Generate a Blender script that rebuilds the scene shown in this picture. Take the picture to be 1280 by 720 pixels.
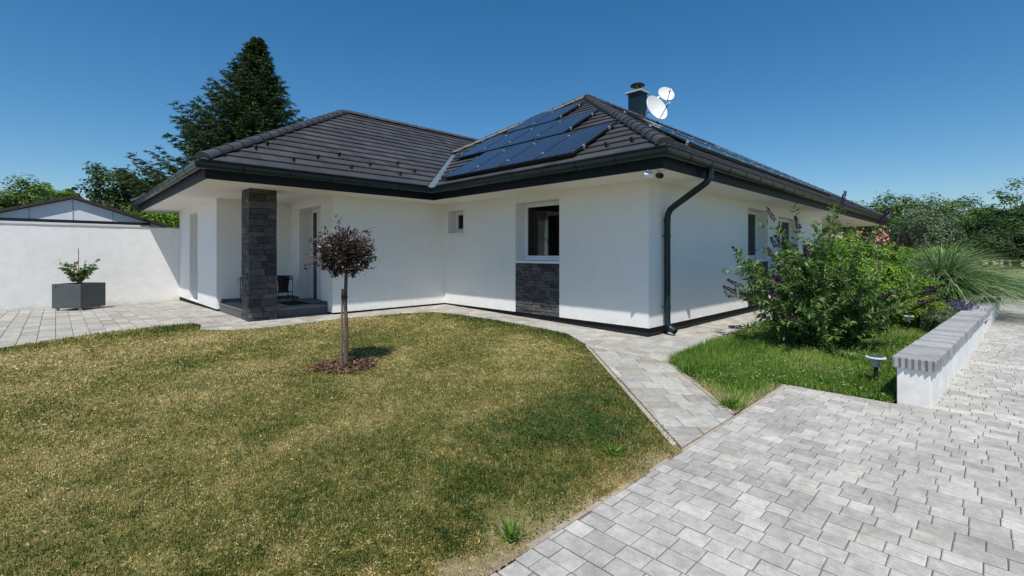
import bpy, bmesh, math, random
import numpy as np
from mathutils import Vector, Matrix

for o in list(bpy.data.objects): bpy.data.objects.remove(o, do_unlink=True)
S = bpy.context.scene
COL = S.collection
rng = np.random.default_rng(7)
random.seed(7)

# ------------------------------------------------------------------ camera
CAMZ = 1.306
FW = np.array([.698, .716]); FW /= np.linalg.norm(FW)
RT = np.array([FW[1], -FW[0]])
cam_d = bpy.data.cameras.new('camera'); cam = bpy.data.objects.new('camera', cam_d); COL.objects.link(cam)
cam.location = (0, 0, CAMZ)
cam.rotation_euler = (math.radians(90), 0, -math.atan2(FW[0], FW[1]))
cam_d.sensor_width = 36; cam_d.sensor_fit = 'HORIZONTAL'
cam_d.lens = 585 / 1280 * 36
cam_d.shift_y = -43 / 1280
cam_d.clip_start = .05; cam_d.clip_end = 2000
S.camera = cam
# ------------------------------------------------------------------ world, sun, exposure
SUN_TRAVEL = Vector((1.06, .90, -2.55)).normalized()
ELEV = math.asin(-SUN_TRAVEL.z)
W = bpy.data.worlds.new('World'); S.world = W; W.use_nodes = True
nt = W.node_tree; nt.nodes.clear()
sky = nt.nodes.new('ShaderNodeTexSky'); sky.sky_type = 'NISHITA'; sky.sun_disc = False
sky.sun_elevation = ELEV; sky.sun_rotation = math.atan2(-SUN_TRAVEL.x, -SUN_TRAVEL.y)
sky.air_density = 1.0; sky.dust_density = .6; sky.ozone_density = 4.0; sky.altitude = 100
bg = nt.nodes.new('ShaderNodeBackground'); bg.inputs[1].default_value = .104
wo = nt.nodes.new('ShaderNodeOutputWorld')
hs = nt.nodes.new('ShaderNodeHueSaturation'); hs.inputs['Saturation'].default_value = 1.3; hs.inputs['Hue'].default_value = .495
nt.links.new(sky.outputs[0], hs.inputs['Color']); nt.links.new(hs.outputs[0], bg.inputs[0]); nt.links.new(bg.outputs[0], wo.inputs[0])
sd = bpy.data.lights.new('sun', 'SUN'); sun = bpy.data.objects.new('sun', sd); COL.objects.link(sun)
sd.energy = 4.6; sd.angle = math.radians(.53); sd.color = (1, .957, .875)
sun.rotation_euler = SUN_TRAVEL.to_track_quat('-Z', 'Y').to_euler(); sun.location = (-8, -8, 20)
S.view_settings.view_transform = 'Standard'; S.view_settings.look = 'None'
S.view_settings.exposure = 0.15; S.view_settings.gamma = 1; S.view_settings.use_curve_mapping = False
S.render.engine = 'CYCLES'
S.cycles.max_bounces = 8; S.cycles.transparent_max_bounces = 12

# ------------------------------------------------------------------ materials
def mat(name, col, rough=.6, spec=.5, metal=0., noise=None, bump=None, rand=None, tint=None, transl=0., dirt=None):
    """noise=(scale, amount, [detail]) value mottling; bump=(scale, strength, dist); rand = per-object value spread;
    tint = list of colours picked by the 'tint' attribute"""
    m = bpy.data.materials.new(name); m.use_nodes = True
    n = m.node_tree.nodes; L = m.node_tree.links
    b = n['Principled BSDF']; out = n['Material Output']
    b.inputs['Roughness'].default_value = rough; b.inputs['Metallic'].default_value = metal
    b.inputs['Specular IOR Level'].default_value = spec
    geo = n.new('ShaderNodeNewGeometry')
    pos = geo.outputs['Position']
    def const(c):
        q = n.new('ShaderNodeRGB'); q.outputs[0].default_value = (*c, 1); return q.outputs[0]
    if tint:
        a = n.new('ShaderNodeAttribute'); a.attribute_name = 'tint'
        r = n.new('ShaderNodeValToRGB'); r.color_ramp.elements[0].color = (*tint[0], 1); r.color_ramp.elements[1].color = (*tint[-1], 1)
        for i in range(1, len(tint) - 1):
            e = r.color_ramp.elements.new(i / (len(tint) - 1)); e.color = (*tint[i], 1)
        L.new(a.outputs['Fac'], r.inputs[0]); c = r.outputs[0]
    else: c = const(col)
    def mul(c, fac):
        q = n.new('ShaderNodeVectorMath'); q.operation = 'SCALE'; L.new(c, q.inputs[0]); L.new(fac, q.inputs['Scale']); return q.outputs[0]
    def maprange(v, a0, a1, b0, b1):
        q = n.new('ShaderNodeMapRange'); L.new(v, q.inputs[0])
        for i, x in enumerate((a0, a1, b0, b1)): q.inputs[i + 1].default_value = x
        return q.outputs[0]
    for nz in ([noise] if isinstance(noise, tuple) else (noise or [])):
        t = n.new('ShaderNodeTexNoise'); t.inputs['Scale'].default_value = nz[0]; t.inputs['Detail'].default_value = nz[2] if len(nz) > 2 else 5
        t.inputs['Roughness'].default_value = .62
        L.new(pos, t.inputs['Vector'])
        c = mul(c, maprange(t.outputs['Fac'], .3, .7, 1 - nz[1], 1 + nz[1]))
    if rand:
        if rand[0] == 'obj':
            oi = n.new('ShaderNodeObjectInfo'); v = oi.outputs['Random']
        else:
            a = n.new('ShaderNodeAttribute'); a.attribute_name = 'rnd'; v = a.outputs['Fac']
        c = mul(c, maprange(v, 0, 1, 1 - rand[1], 1 + rand[1]))
        if len(rand) > 2:   # warm/cool drift
            q = n.new('ShaderNodeMixRGB'); q.blend_type = 'MULTIPLY'
            mm = n.new('ShaderNodeMath'); mm.operation = 'FRACT'
            m2 = n.new('ShaderNodeMath'); m2.operation = 'MULTIPLY'; m2.inputs[1].default_value = 7.31; L.new(v, m2.inputs[0]); L.new(m2.outputs[0], mm.inputs[0])
            pw = n.new('ShaderNodeMath'); pw.operation = 'POWER'; pw.inputs[1].default_value = 3.0; L.new(mm.outputs[0], pw.inputs[0])
            L.new(pw.outputs[0], q.inputs[0]); L.new(c, q.inputs[1]); q.inputs[2].default_value = (*rand[2], 1); c = q.outputs[0]
    if dirt:    # splashed soil: ragged band low on the wall, dirt = (z0, height, colour, amount)
        sx = n.new('ShaderNodeSeparateXYZ'); L.new(pos, sx.inputs[0])
        t = n.new('ShaderNodeTexNoise'); t.inputs['Scale'].default_value = 7; t.inputs['Detail'].default_value = 8; L.new(pos, t.inputs['Vector'])
        f1 = maprange(sx.outputs['Z'], dirt[0], dirt[0]+dirt[1], 1, 0); f2 = maprange(t.outputs['Fac'], .4, .66, 0, dirt[3])
        mm = n.new('ShaderNodeMath'); mm.operation = 'MULTIPLY'; L.new(f1, mm.inputs[0]); L.new(f2, mm.inputs[1])
        q = n.new('ShaderNodeMixRGB'); L.new(mm.outputs[0], q.inputs[0]); L.new(c, q.inputs[1]); q.inputs[2].default_value = (*dirt[2], 1); c = q.outputs[0]
    L.new(c, b.inputs['Base Color'])
    if bump:
        t = n.new('ShaderNodeTexNoise'); t.inputs['Scale'].default_value = bump[0]; t.inputs['Detail'].default_value = 6
        L.new(pos, t.inputs['Vector'])
        bp = n.new('ShaderNodeBump'); bp.inputs['Strength'].default_value = bump[1]; bp.inputs['Distance'].default_value = bump[2]
        L.new(t.outputs['Fac'], bp.inputs['Height']); L.new(bp.outputs[0], b.inputs['Normal'])
    if transl:
        tr = n.new('ShaderNodeBsdfTranslucent'); mx = n.new('ShaderNodeMixShader'); mx.inputs[0].default_value = transl
        L.new(c, tr.inputs['Color']); L.new(b.outputs[0], mx.inputs[1]); L.new(tr.outputs[0], mx.inputs[2]); L.new(mx.outputs[0], out.inputs['Surface'])
    return m

M = {}
M['plaster'] = mat('plaster', (.80, .795, .775), .85, .2, noise=[(.7, .03), (9, .025), (70, .03)], bump=(130, .55, .006), dirt=(-.02, .16, (.45, .40, .33), .3))
M['fence_plaster'] = mat('fence_plaster', (.78, .77, .755), .9, .2, noise=[(.5, .06), (5, .05), (50, .04)], bump=(90, .7, .008), dirt=(-.22, .28, (.45, .40, .33), .45))
M['soffit'] = mat('soffit_paint', (.80, .775, .72), .7, .3, noise=(2, .02))
M['anthracite'] = mat('anthracite_metal', (.010, .024, .030), .3, .32, noise=(6, .12))
M['fascia'] = mat('fascia_board', (.007, .009, .012), .55, .25, noise=(5, .12))
M['plinth'] = mat('plinth_bitumen', (.018, .018, .02), .85, .3, bump=(60, .4, .005))
M['deck'] = mat('roof_underlay', (.02, .02, .021), .8, .2)
TILE = (.046, .0465, .050)
M['tile'] = mat('concrete_tile', TILE, .55, .45, noise=[(1.2, .14), (9, .14), (40, .18)], bump=(90, .25, .004), rand=('obj', .28))
M['tile_s'] = mat('concrete_tile_field', TILE, .55, .45, noise=[(1.2, .14), (9, .14), (40, .18)], bump=(90, .25, .004), rand=('att', .28))
M['valley'] = mat('valley_sheet_metal', (.16, .20, .23), .35, .5, metal=.3, noise=(3, .1))
M['white_pvc'] = mat('white_pvc', (.80, .81, .82), .35, .5)
M['sill'] = mat('white_sill', (.78, .79, .80), .4, .5)
SL = (.070, .069, .072)
M['slate'] = mat('dark_ledger_stone', SL, .7, .35, noise=[(14, .45), (60, .4)], bump=(40, 1.0, .018), rand=('obj', .5))
M['backing'] = mat('stone_backing', (.03, .03, .03), .9, .2)
M['step'] = mat('porch_dark_tile', (.075, .08, .085), .45, .5, noise=(8, .15))
M['porch_top'] = mat('porch_floor_tile', (.20, .20, .195), .5, .4, noise=(8, .1))
M['skirting'] = mat('porch_skirting_tile', (.10, .105, .11), .5, .4)
M['concrete'] = mat('pale_concrete', (.45, .44, .42), .8, .3, noise=(12, .12), bump=(80, .3, .004))
PV = (.368, .356, .332)
pvn = [(.9, .07, 3), (2.6, .12, 3), (16, .2), (140, .18)]
M['paver'] = mat('driveway_paver', PV, .8, .3, noise=pvn, bump=(160, .3, .003), rand=('obj', .17, (.97, .95, .92)))
M['paver_s'] = mat('driveway_paver_field', PV, .8, .3, noise=pvn, bump=(160, .3, .003), rand=('att', .17, (.97, .95, .92)))
PV2 = (.345, .335, .31)
M['path'] = mat('path_paver', PV2, .8, .3, noise=pvn, bump=(160, .3, .003), rand=('obj', .2, (.86, .80, .68)))
M['path_s'] = mat('path_paver_field', PV2, .8, .3, noise=pvn, bump=(160, .3, .003), rand=('att', .2, (.88, .82, .70)))
M['patio'] = mat('patio_paver', PV2, .8, .3, noise=pvn, bump=(160, .3, .003), rand=('obj', .18, (.9, .86, .78)))
M['joint'] = mat('joint_sand', (.13, .11, .088), .95, .1, noise=(25, .35))
M['edging'] = mat('edging_concrete', (.34, .29, .23), .85, .2, noise=[(9, .2), (60, .15)], bump=(90, .4, .004), rand=('obj', .1))
M['soil'] = mat('dry_soil', (.23, .175, .12), .95, .1, noise=[(4, .25), (45, .4)], bump=(60, .8, .02))
M['ground'] = mat('ground_far', (.16, .15, .07), .95, .1, noise=[(.6, .3), (20, .3)])
M['thatch'] = mat('lawn_thatch', None, .95, .1, noise=[(30, .35), (160, .3)], bump=(90, .8, .01), tint=[(.06, .085, .022), (.15, .14, .05), (.22, .18, .09), (.23, .175, .115)])
M['grass'] = mat('lawn_blades', None, .6, .25, transl=.3, tint=[(.014, .050, .006), (.09, .155, .020), (.29, .265, .065), (.53, .43, .16), (.76, .63, .34), (.28, .155, .07)])
M['rich_grass'] = mat('garden_blades', None, .5, .35, transl=.35, tint=[(.025, .085, .010), (.11, .25, .022), (.27, .42, .06), (.58, .52, .22)])
M['bark'] = mat('bark', (.12, .095, .075), .9, .2, noise=[(8, .3), (50, .3)], bump=(50, .8, .01))
M['grey_bark'] = mat('grey_bark', (.11, .09, .075), .9, .2, noise=[(12, .3), (60, .3)], bump=(70, .8, .006))
M['stake'] = mat('weathered_stake', (.17, .14, .11), .9, .2, noise=[(30, .25)])
M['mulch'] = mat('bark_mulch', None, .9, .2, tint=[(.04, .02, .013), (.11, .055, .035), (.24, .16, .11)])
M['dish'] = mat('dish_white', (.72, .72, .72), .4, .5)
M['dish_metal'] = mat('galvanised', (.35, .36, .37), .4, .5, metal=.6)
M['black'] = mat('black_metal', (.012, .012, .013), .5, .4)
M['rust_pot'] = mat('dark_red_pot', (.03, .014, .012), .6, .4)
M['rubber'] = mat('rubber_mat', (.012, .012, .012), .9, .2)
M['planter'] = mat('planter_metal', (.065, .075, .078), .42, .5, noise=[(5, .15)])
M['alu'] = mat('aluminium', (.62, .63, .64), .35, .5, metal=.7)
M['brown'] = mat('brown_verge', (.05, .034, .028), .6, .4, noise=(10, .2))
M['shedwall'] = mat('shed_gable_panel', (.72, .74, .76), .7, .3, noise=(2, .04))
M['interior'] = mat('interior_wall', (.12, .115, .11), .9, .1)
M['curtain'] = mat('curtain', (.09, .085, .08), .9, .1)
M['coping'] = mat('coping_stone', (.30, .30, .305), .8, .3, noise=[(4, .12), (30, .18)], bump=(60, .6, .006), rand=('obj', .2))
M['lamp_white'] = mat('lamp_collar', (.55, .57, .58), .4, .5)
M['sun_cell'] = mat('lamp_solar_top', (.05, .075, .14), .25, .6)
M['cap'] = mat('chimney_cap', (.42, .41, .39), .8, .3, noise=(20, .15))

def glass_mat(name, tintc=(.9, .93, .95)):
    m = bpy.data.materials.new(name); m.use_nodes = True
    n = m.node_tree.nodes; L = m.node_tree.links; n.remove(n['Principled BSDF'])
    fr = n.new('ShaderNodeFresnel'); fr.inputs[0].default_value = 1.5
    a = n.new('ShaderNodeBsdfTransparent'); a.inputs[0].default_value = (*tintc, 1)
    g = n.new('ShaderNodeBsdfGlossy'); g.inputs['Roughness'].default_value = .01
    mx = n.new('ShaderNodeMixShader')
    L.new(fr.outputs[0], mx.inputs[0]); L.new(a.outputs[0], mx.inputs[1]); L.new(g.outputs[0], mx.inputs[2]); L.new(mx.outputs[0], n['Material Output'].inputs[0])
    return m
M['glass'] = glass_mat('window_glass', (.55, .58, .6))

def solar_mat(name):
    m = bpy.data.materials.new(name); m.use_nodes = True
    n = m.node_tree.nodes; L = m.node_tree.links; b = n['Principled BSDF']
    tc = n.new('ShaderNodeTexCoord')
    br = n.new('ShaderNodeTexBrick'); br.offset = 0; br.squash = 1
    br.inputs['Scale'].default_value = 1; br.inputs['Brick Width'].default_value = .158; br.inputs['Row Height'].default_value = .158
    br.inputs['Mortar Size'].default_value = .007; br.inputs['Mortar Smooth'].default_value = .1
    br.inputs['Color1'].default_value = (.005, .009, .022, 1); br.inputs['Color2'].default_value = (.007, .012, .028, 1); br.inputs['Mortar'].default_value = (.11, .125, .16, 1)
    L.new(tc.outputs['Object'], br.inputs['Vector']); L.new(br.outputs['Color'], b.inputs['Base Color'])
    b.inputs['Roughness'].default_value = .16; b.inputs['Specular IOR Level'].default_value = .25
    return m
M['solar'] = solar_mat('solar_cells')

# ------------------------------------------------------------------ helpers
def gz(Y): return float(np.interp(Y, [1.7, 4.2, 10.1, 13, 17.2], [-.215, -.155, -.04, -.05, -.12]))
def gza(Y): return np.interp(Y, [1.7, 4.2, 10.1, 13, 17.2], [-.215, -.155, -.04, -.05, -.12])
def at(px, d): return FW * d + RT * d * (px - 640) / 585.      # plan point on a view ray at a depth (placing things in plan)

def wloc(o):
    v = Vector((0, 0, 0))
    while o: v = v + o.location; o = o.parent
    return v
def tag(o, label=None, cat=None, group=None, kind=None):
    if label: o['label'] = label
    if cat: o['category'] = cat
    if group: o['group'] = group
    if kind: o['kind'] = kind
    return o
def empty(name, loc, label=None, cat=None, group=None):
    o = bpy.data.objects.new(name, None); COL.objects.link(o); o.location = loc; o.empty_display_size = .2
    return tag(o, label, cat, group)
def link(name, me, material, parent=None, loc=None, kind=None):
    o = bpy.data.objects.new(name, me); COL.objects.link(o)
    if material is not None and not me.materials: me.materials.append(material)
    if parent is not None: o.parent = parent
    if loc is not None: o.location = Vector(loc) - (wloc(parent) if parent else Vector())
    if kind: o['kind'] = kind
    return o
class MB:
    def __init__(s): s.v = []; s.f = []; s.r = []
    def poly(s, pts, faces, rnd=None):
        k = len(s.v); s.v += [tuple(p) for p in pts]; s.f += [tuple(i + k for i in f) for f in faces]
        if rnd is not None: s.r += [rnd] * len(pts)
        return s
    def box(s, x0, x1, y0, y1, z0, z1):
        return s.poly([(x0,y0,z0),(x1,y0,z0),(x1,y1,z0),(x0,y1,z0),(x0,y0,z1),(x1,y0,z1),(x1,y1,z1),(x0,y1,z1)],
            [(0,3,2,1),(4,5,6,7),(0,1,5,4),(1,2,6,5),(2,3,7,6),(3,0,4,7)])
    def obox(s, c, ax, ay, az, hx, hy, hz):     # oriented box
        c = np.array(c, float); ax, ay, az = (np.array(a, float) for a in (ax, ay, az)); P = []
        for z in (-hz, hz):
            for x, y in ((-hx,-hy),(hx,-hy),(hx,hy),(-hx,hy)): P.append(c + ax*x + ay*y + az*z)
        return s.poly(P, [(0,3,2,1),(4,5,6,7),(0,1,5,4),(1,2,6,5),(2,3,7,6),(3,0,4,7)])
    def tube(s, pts, rad, seg=8, cap=True):
        pts = [np.array(p, float) for p in pts]; n = len(pts)
        if not hasattr(rad, '__len__'): rad = [rad] * n
        k = len(s.v); up = None
        for i, p in enumerate(pts):
            t = (pts[min(i+1,n-1)] - pts[max(i-1,0)]); t /= np.linalg.norm(t) + 1e-9
            if up is None: up = np.array([0,0,1.]) if abs(t[2]) < .9 else np.array([1.,0,0])
            a = np.cross(t, up); a /= np.linalg.norm(a) + 1e-9; b = np.cross(a, t); up = b
            for j in range(seg):
                th = 2*math.pi*j/seg; s.v.append(tuple(p + rad[i]*(math.cos(th)*a + math.sin(th)*b)))
        for i in range(n-1):
            for j in range(seg):
                j2 = (j+1) % seg; s.f.append((k+i*seg+j, k+i*seg+j2, k+(i+1)*seg+j2, k+(i+1)*seg+j))
        if cap: s.f.append(tuple(k+j for j in range(seg))[::-1]); s.f.append(tuple(k+(n-1)*seg+j for j in range(seg)))
        return s
    def lathe(s, c, prof, seg=20, ax=None):
        """prof = [(r, h)], about axis ax through c"""
        c = np.array(c, float); w = np.array(ax if ax is not None else (0,0,1), float); w /= np.linalg.norm(w)
        u = np.cross(w, (0,0,1) if abs(w[2]) < .9 else (1,0,0)); u /= np.linalg.norm(u); v = np.cross(w, u)
        k = len(s.v)
        for r, h in prof:
            for j in range(seg):
                th = 2*math.pi*j/seg; s.v.append(tuple(c + w*h + r*(math.cos(th)*u + math.sin(th)*v)))
        for i in range(len(prof)-1):
            for j in range(seg):
                j2 = (j+1) % seg; s.f.append((k+i*seg+j, k+i*seg+j2, k+(i+1)*seg+j2, k+(i+1)*seg+j))
        return s
    def prism(s, poly, z0, z1, inset=0., cz=0., rnd=None):
        """vertical prism over a plan polygon, optional chamfer"""
        n = len(poly); P = [(x,y,z0) for x,y in poly]; c = np.mean(poly, axis=0)
        if inset:
            P += [(x,y,z1-cz) for x,y in poly]
            for x, y in poly:
                d = c - np.array((x,y)); l = np.linalg.norm(d) + 1e-9; q = np.array((x,y)) + d/l*min(inset*1.41, .4*l); P.append((q[0], q[1], z1))
        else: P += [(x,y,z1) for x,y in poly]
        F = []; rows = len(P)//n
        for r in range(rows-1):
            for i in range(n): F.append((r*n+i, r*n+(i+1)%n, (r+1)*n+(i+1)%n, (r+1)*n+i))
        F.append(tuple((rows-1)*n+i for i in range(n)))
        return s.poly(P, F, rnd)
    def mesh(s, name, origin=(0,0,0)):
        me = bpy.data.meshes.new(name); o = np.array(origin, float)
        me.from_pydata([tuple(np.array(v) - o) for v in s.v], [], s.f); me.update()
        if s.r and len(s.r) == len(s.v):
            a = me.attributes.new('rnd', 'FLOAT', 'POINT'); a.data.foreach_set('value', np.array(s.r, np.float32))
        return me
    def build(s, name, material, parent=None, loc=None, smooth=False, kind=None, bevel=0.):
        """parent given: verts in world space. loc given: own origin at loc."""
        org = wloc(parent) if parent else Vector()
        me = s.mesh(name, loc if loc is not None else org)
        if smooth:
            me.polygons.foreach_set('use_smooth', [True]*len(me.polygons))
            try: me.set_sharp_from_angle(angle=math.radians(40))
            except Exception: pass
        o = link(name, me, material, parent, loc, kind)
        if bevel:
            b = o.modifiers.new('bevel', 'BEVEL'); b.width = bevel; b.segments = 2; b.limit_method = 'ANGLE'
        return o
def fast_mesh(name, V, k, tint=None):
    """V: (n*k, 3) array, n faces of k verts each"""
    V = np.ascontiguousarray(V, np.float32).reshape(-1, 3); nv = len(V); nf = nv // k
    me = bpy.data.meshes.new(name)
    me.vertices.add(nv); me.vertices.foreach_set('co', V.ravel())
    me.loops.add(nv); me.loops.foreach_set('vertex_index', np.arange(nv, dtype=np.int32))
    me.polygons.add(nf); me.polygons.foreach_set('loop_start', np.arange(0, nv, k, dtype=np.int32))
    try: me.polygons.foreach_set('loop_total', np.full(nf, k, np.int32))
    except Exception: pass
    if tint is not None:
        a = me.attributes.new('tint', 'FLOAT', 'POINT'); a.data.foreach_set('value', np.repeat(np.asarray(tint, np.float32), k))
    me.update(); me.validate()
    return me
def norm(a): return a / (np.linalg.norm(a, axis=-1, keepdims=True) + 1e-9)
def leafquads(P, D, N, Ln, Wd):
    """diamond leaves: base P, long axis D, normal N"""
    D = norm(D); B = norm(np.cross(D, N)); N2 = np.cross(B, D)
    Ln = np.broadcast_to(np.asarray(Ln, float), (len(P),))[:, None]; Wd = np.broadcast_to(np.asarray(Wd, float), (len(P),))[:, None]
    m = P + D*Ln*.45 + N2*Ln*.06
    return np.stack([P, m + B*Wd*.5, P + D*Ln, m - B*Wd*.5], 1).reshape(-1, 3)
def vnoise(x, y, scale, seed=0):
    r = np.random.default_rng(seed); G = r.random((64, 64))
    u = np.asarray(x)*scale + 17.3; v = np.asarray(y)*scale + 9.7
    i = np.floor(u).astype(int); j = np.floor(v).astype(int); a = u - i; b = v - j; a = a*a*(3-2*a); b = b*b*(3-2*b)
    g = lambda p, q: G[p % 64, q % 64]
    return (g(i,j)*(1-a)+g(i+1,j)*a)*(1-b) + (g(i,j+1)*(1-a)+g(i+1,j+1)*a)*b
def fbm(x, y, scale, seed=0, o=4):
    t = 0; w = 0
    for k in range(o): t = t + vnoise(x, y, scale*2**k, seed+k)*.55**k; w += .55**k
    return t / w
def inpoly(x, y, poly):
    x = np.asarray(x); y = np.asarray(y); c = np.zeros(x.shape, bool); n = len(poly); j = n-1
    for i in range(n):
        xi, yi = poly[i]; xj, yj = poly[j]
        c ^= ((yi > y) != (yj > y)) & (x < (xj-xi)*(y-yi)/(yj-yi+1e-12)+xi); j = i
    return c
def clip(poly, rect):
    """clip polygon by a convex polygon (ccw)"""
    out = [np.array(p, float) for p in poly]; n = len(rect)
    for i in range(n):
        a = np.array(rect[i], float); b = np.array(rect[(i+1) % n], float); e = b - a; inp = out; out = []
        if not inp: return []
        f = lambda p: e[0]*(p[1]-a[1]) - e[1]*(p[0]-a[0])
        for k in range(len(inp)):
            p = inp[k-1]; q = inp[k]; fp = f(p); fq = f(q)
            if (fp >= 0) != (fq >= 0): out.append(p + (q-p)*fp/(fp-fq))
            if fq >= 0: out.append(q)
    r = []
    for p in out:
        if not r or np.linalg.norm(p - r[-1]) > 1e-4: r.append(p)
    if len(r) > 1 and np.linalg.norm(r[0]-r[-1]) < 1e-4: r.pop()
    return r
def area(p):
    if len(p) < 3: return 0
    return .5*sum(p[i-1][0]*p[i][1]-p[i][0]*p[i-1][1] for i in range(len(p)))

# ------------------------------------------------------------------ ground
YS = [-400, 1.7, 4.2, 10.1, 13, 17.2, 400]
g = MB()
for i in range(len(YS)-1):
    a, b = YS[i], YS[i+1]; g.poly([(-400,a,gz(a)-.05),(400,a,gz(a)-.05),(400,b,gz(b)-.05),(-400,b,gz(b)-.05)], [(0,1,2,3)])
g.build('ground', M['ground'], kind='structure')

LAWN = [(-9,1.668),(3.47,1.668),(6.0,4.46),(6.3,4.9),(6.55,5.35),(6.62,6.0),(6.62,7.2),(6.5,8.4),(6.3,9.1),(5.6,9.36),(4.2,9.46),(2.8,9.30),(2.2,9.45),(1.80,9.78),(1.95,10.45),(1.89,10.80),(1.3,10.76),(.5,10.54),(-.55,9.85),(-2,8.7),(-4,6.6),(-9,5)]
GARDEN = [(6.02,3.10),(4.60,1.72),(6.08,1.70),(6.12,.72),(11.9,.40),(17.05,.1),(17.05,3.2),(10.5,3.42),(8.2,3.26),(6.8,3.20)]
DRIVE = [(-6,-4),(26,-4),(26,1.3),(17.1,1.3),(17.1,-.10),(6.2,.45),(6.2,.66),(6.08,.66),(6.08,1.66),(-6,1.66)]
HPATH = [(6.03,2.9),(6.03,4.46),(6.3,4.9),(6.6,5.35),(6.66,6.0),(6.66,7.2),(6.54,8.4),(6.34,9.1),(5.6,9.39),(4.2,9.49),(2.8,9.33),(2.2,9.48),(1.83,9.80),(1.97,10.45),(1.9,10.84),(1.3,10.8),(.5,10.58),(-.6,9.88),(-2,8.75),(-4,6.7),(-7,5.6),(-7,17.2),(2.72,17.2),(2.72,12.7),(4.4,12.7),(4.4,10.13),(7.42,10.13),(7.42,4.2),(27,4.2),(27,2.9)]
DPATH = [(3.52,1.70),(4.56,1.70),(6.02,3.12),(6.02,4.42)]

def sheet(name, poly, dz, material, cell=.25, tintf=None, parent=None):
    xs = [p[0] for p in poly]; ys = [p[1] for p in poly]; mb = MB(); T = []
    x = math.floor(min(xs)/cell)*cell
    while x < max(xs):
        y = math.floor(min(ys)/cell)*cell
        while y < max(ys):
            r = [(x,y),(x+cell,y),(x+cell,y+cell),(x,y+cell)]
            ins = inpoly(np.array([q[0] for q in r]), np.array([q[1] for q in r]), poly)
            c = r if ins.all() else clip(poly, r)
            if len(c) >= 3 and abs(area(c)) > 1e-5:
                mb.poly([(q[0], q[1], gz(q[1])+dz) for q in c], [tuple(range(len(c)))])
                if tintf: T += list(tintf(np.array([q[0] for q in c]), np.array([q[1] for q in c])))
            y += cell
        x += cell
    o = mb.build(name, material, parent, kind='structure' if parent is None else None)
    if tintf:
        a = o.data.attributes.new('tint', 'FLOAT', 'POINT'); a.data.foreach_set('value', np.array(T, np.float32))
    return o

def dryness(x, y):
    """0 green .. 1 straw: the drought pattern of the lawn"""
    x = np.asarray(x, float); y = np.asarray(y, float)
    d = .475 + .42*(fbm(x, y, .5, 3) - .5) + .50*(fbm(x, y, 2.2, 11) - .5) + .50*(fbm(x, y, 8, 31) - .5) + .5*(vnoise(x, y, 28, 35) - .5)
    d = d + .35*np.clip((1.95-y)/.25, 0, 1)
    e1 = np.clip((6.62 - x)/1.0, 0, 1)                         # watered strip along the paving under the window
    d -= .45*(1-e1)*(y < 9)
    d += .22*np.exp(-((y-8.9)/.7)**2)*(x < 5)                  # scorched strip before the porch
    d -= .34*np.exp(-(((x-3.6)/1.3)**2 + ((y-2.6)/.75)**2))    # clover corner by the drive
    d -= .25*np.exp(-(((x-2.2)/.9)**2 + ((y-2.2)/.5)**2))
    d -= .30*np.clip(1-np.abs(y-(10.1+.35*(x-1)))/.55, 0, 1)*(x < 1.95)
    d += .075*np.sin((x*.72 - y*.69)*3.6 + .6)*np.clip((y-2.5)/2, 0, 1)   # mowing stripes
    return np.clip(d, 0, 1)
lawn = sheet('lawn', LAWN, -.007, M['thatch'], .2, dryness)
sheet('garden_bed', GARDEN, -.012, M['soil'], .3)

def grass(name, poly, N, rmin, rmax, a0, a1, hfun, tintf, material, wmin, wk, lean, label, cat, bare=None, tvar=.2, lying=0., brown=0.):
    lr = rng.uniform(math.log(rmin), math.log(rmax), N); r = np.exp(lr); th = rng.uniform(a0, a1, N)
    x = r*np.cos(th); y = r*np.sin(th)
    k = inpoly(x, y, poly)
    if bare is not None: k &= rng.random(N) > bare(x, y)
    x = x[k]; y = y[k]; r = r[k]; n = len(x)
    h = hfun(x, y)*rng.uniform(.55, 1.25, n); w = np.maximum(wmin, wk*r)*rng.uniform(.7, 1.3, n)
    ph = rng.uniform(0, 2*math.pi, n); ld = rng.uniform(0, 2*math.pi, n); la = np.clip(np.abs(rng.normal(0, lean, n)), 0, 1.5)
    base = np.stack([x, y, gza(y)-.015], 1)
    side = np.stack([np.cos(ph), np.sin(ph), 0*ph], 1)*w[:, None]*.5
    tip = base + np.stack([np.cos(ld)*np.sin(la)*h, np.sin(ld)*np.sin(la)*h, np.cos(la)*h + .012], 1)
    ly = rng.random(n) < lying                                  # clippings and thatch lying about
    u = norm(rng.normal(0, 1, (n, 3))*[1, 1, .45]); v = norm(np.cross(u, rng.normal(0, 1, (n, 3))*[.6, .6, 1])); l = rng.uniform(.006, .018, n)*np.maximum(1, r/4)
    b2 = base + np.stack([0*x, 0*x, .016 + rng.uniform(0, .014, n)], 1)
    base = np.where(ly[:, None], b2, base); side = np.where(ly[:, None], v*w[:, None]*.6, side); tip = np.where(ly[:, None], b2 + u*l[:, None], tip)
    V = np.stack([base - side, base + side, tip], 1).reshape(-1, 3)
    t = np.clip(tintf(x, y) + rng.normal(0, tvar, n), 0, 1)
    if brown: t = np.where(rng.random(n) < brown*(1+2.5*np.clip((2.3-y)/.6, 0, 1)), 1., t*.8)
    o = link(name, fast_mesh(name, V, 3, t), material)
    return tag(o, label, cat, kind='stuff')
def lawn_h(x, y):
    edge = (np.abs(x-6.6) < .25) | ((x < 1.95) & (y > 9.3))
    return .018 + .014*fbm(x, y, 3, 77) + .022*edge + .012*np.exp(-(((x-3.4)/1.2)**2 + ((y-2.5)/.6)**2))
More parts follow.
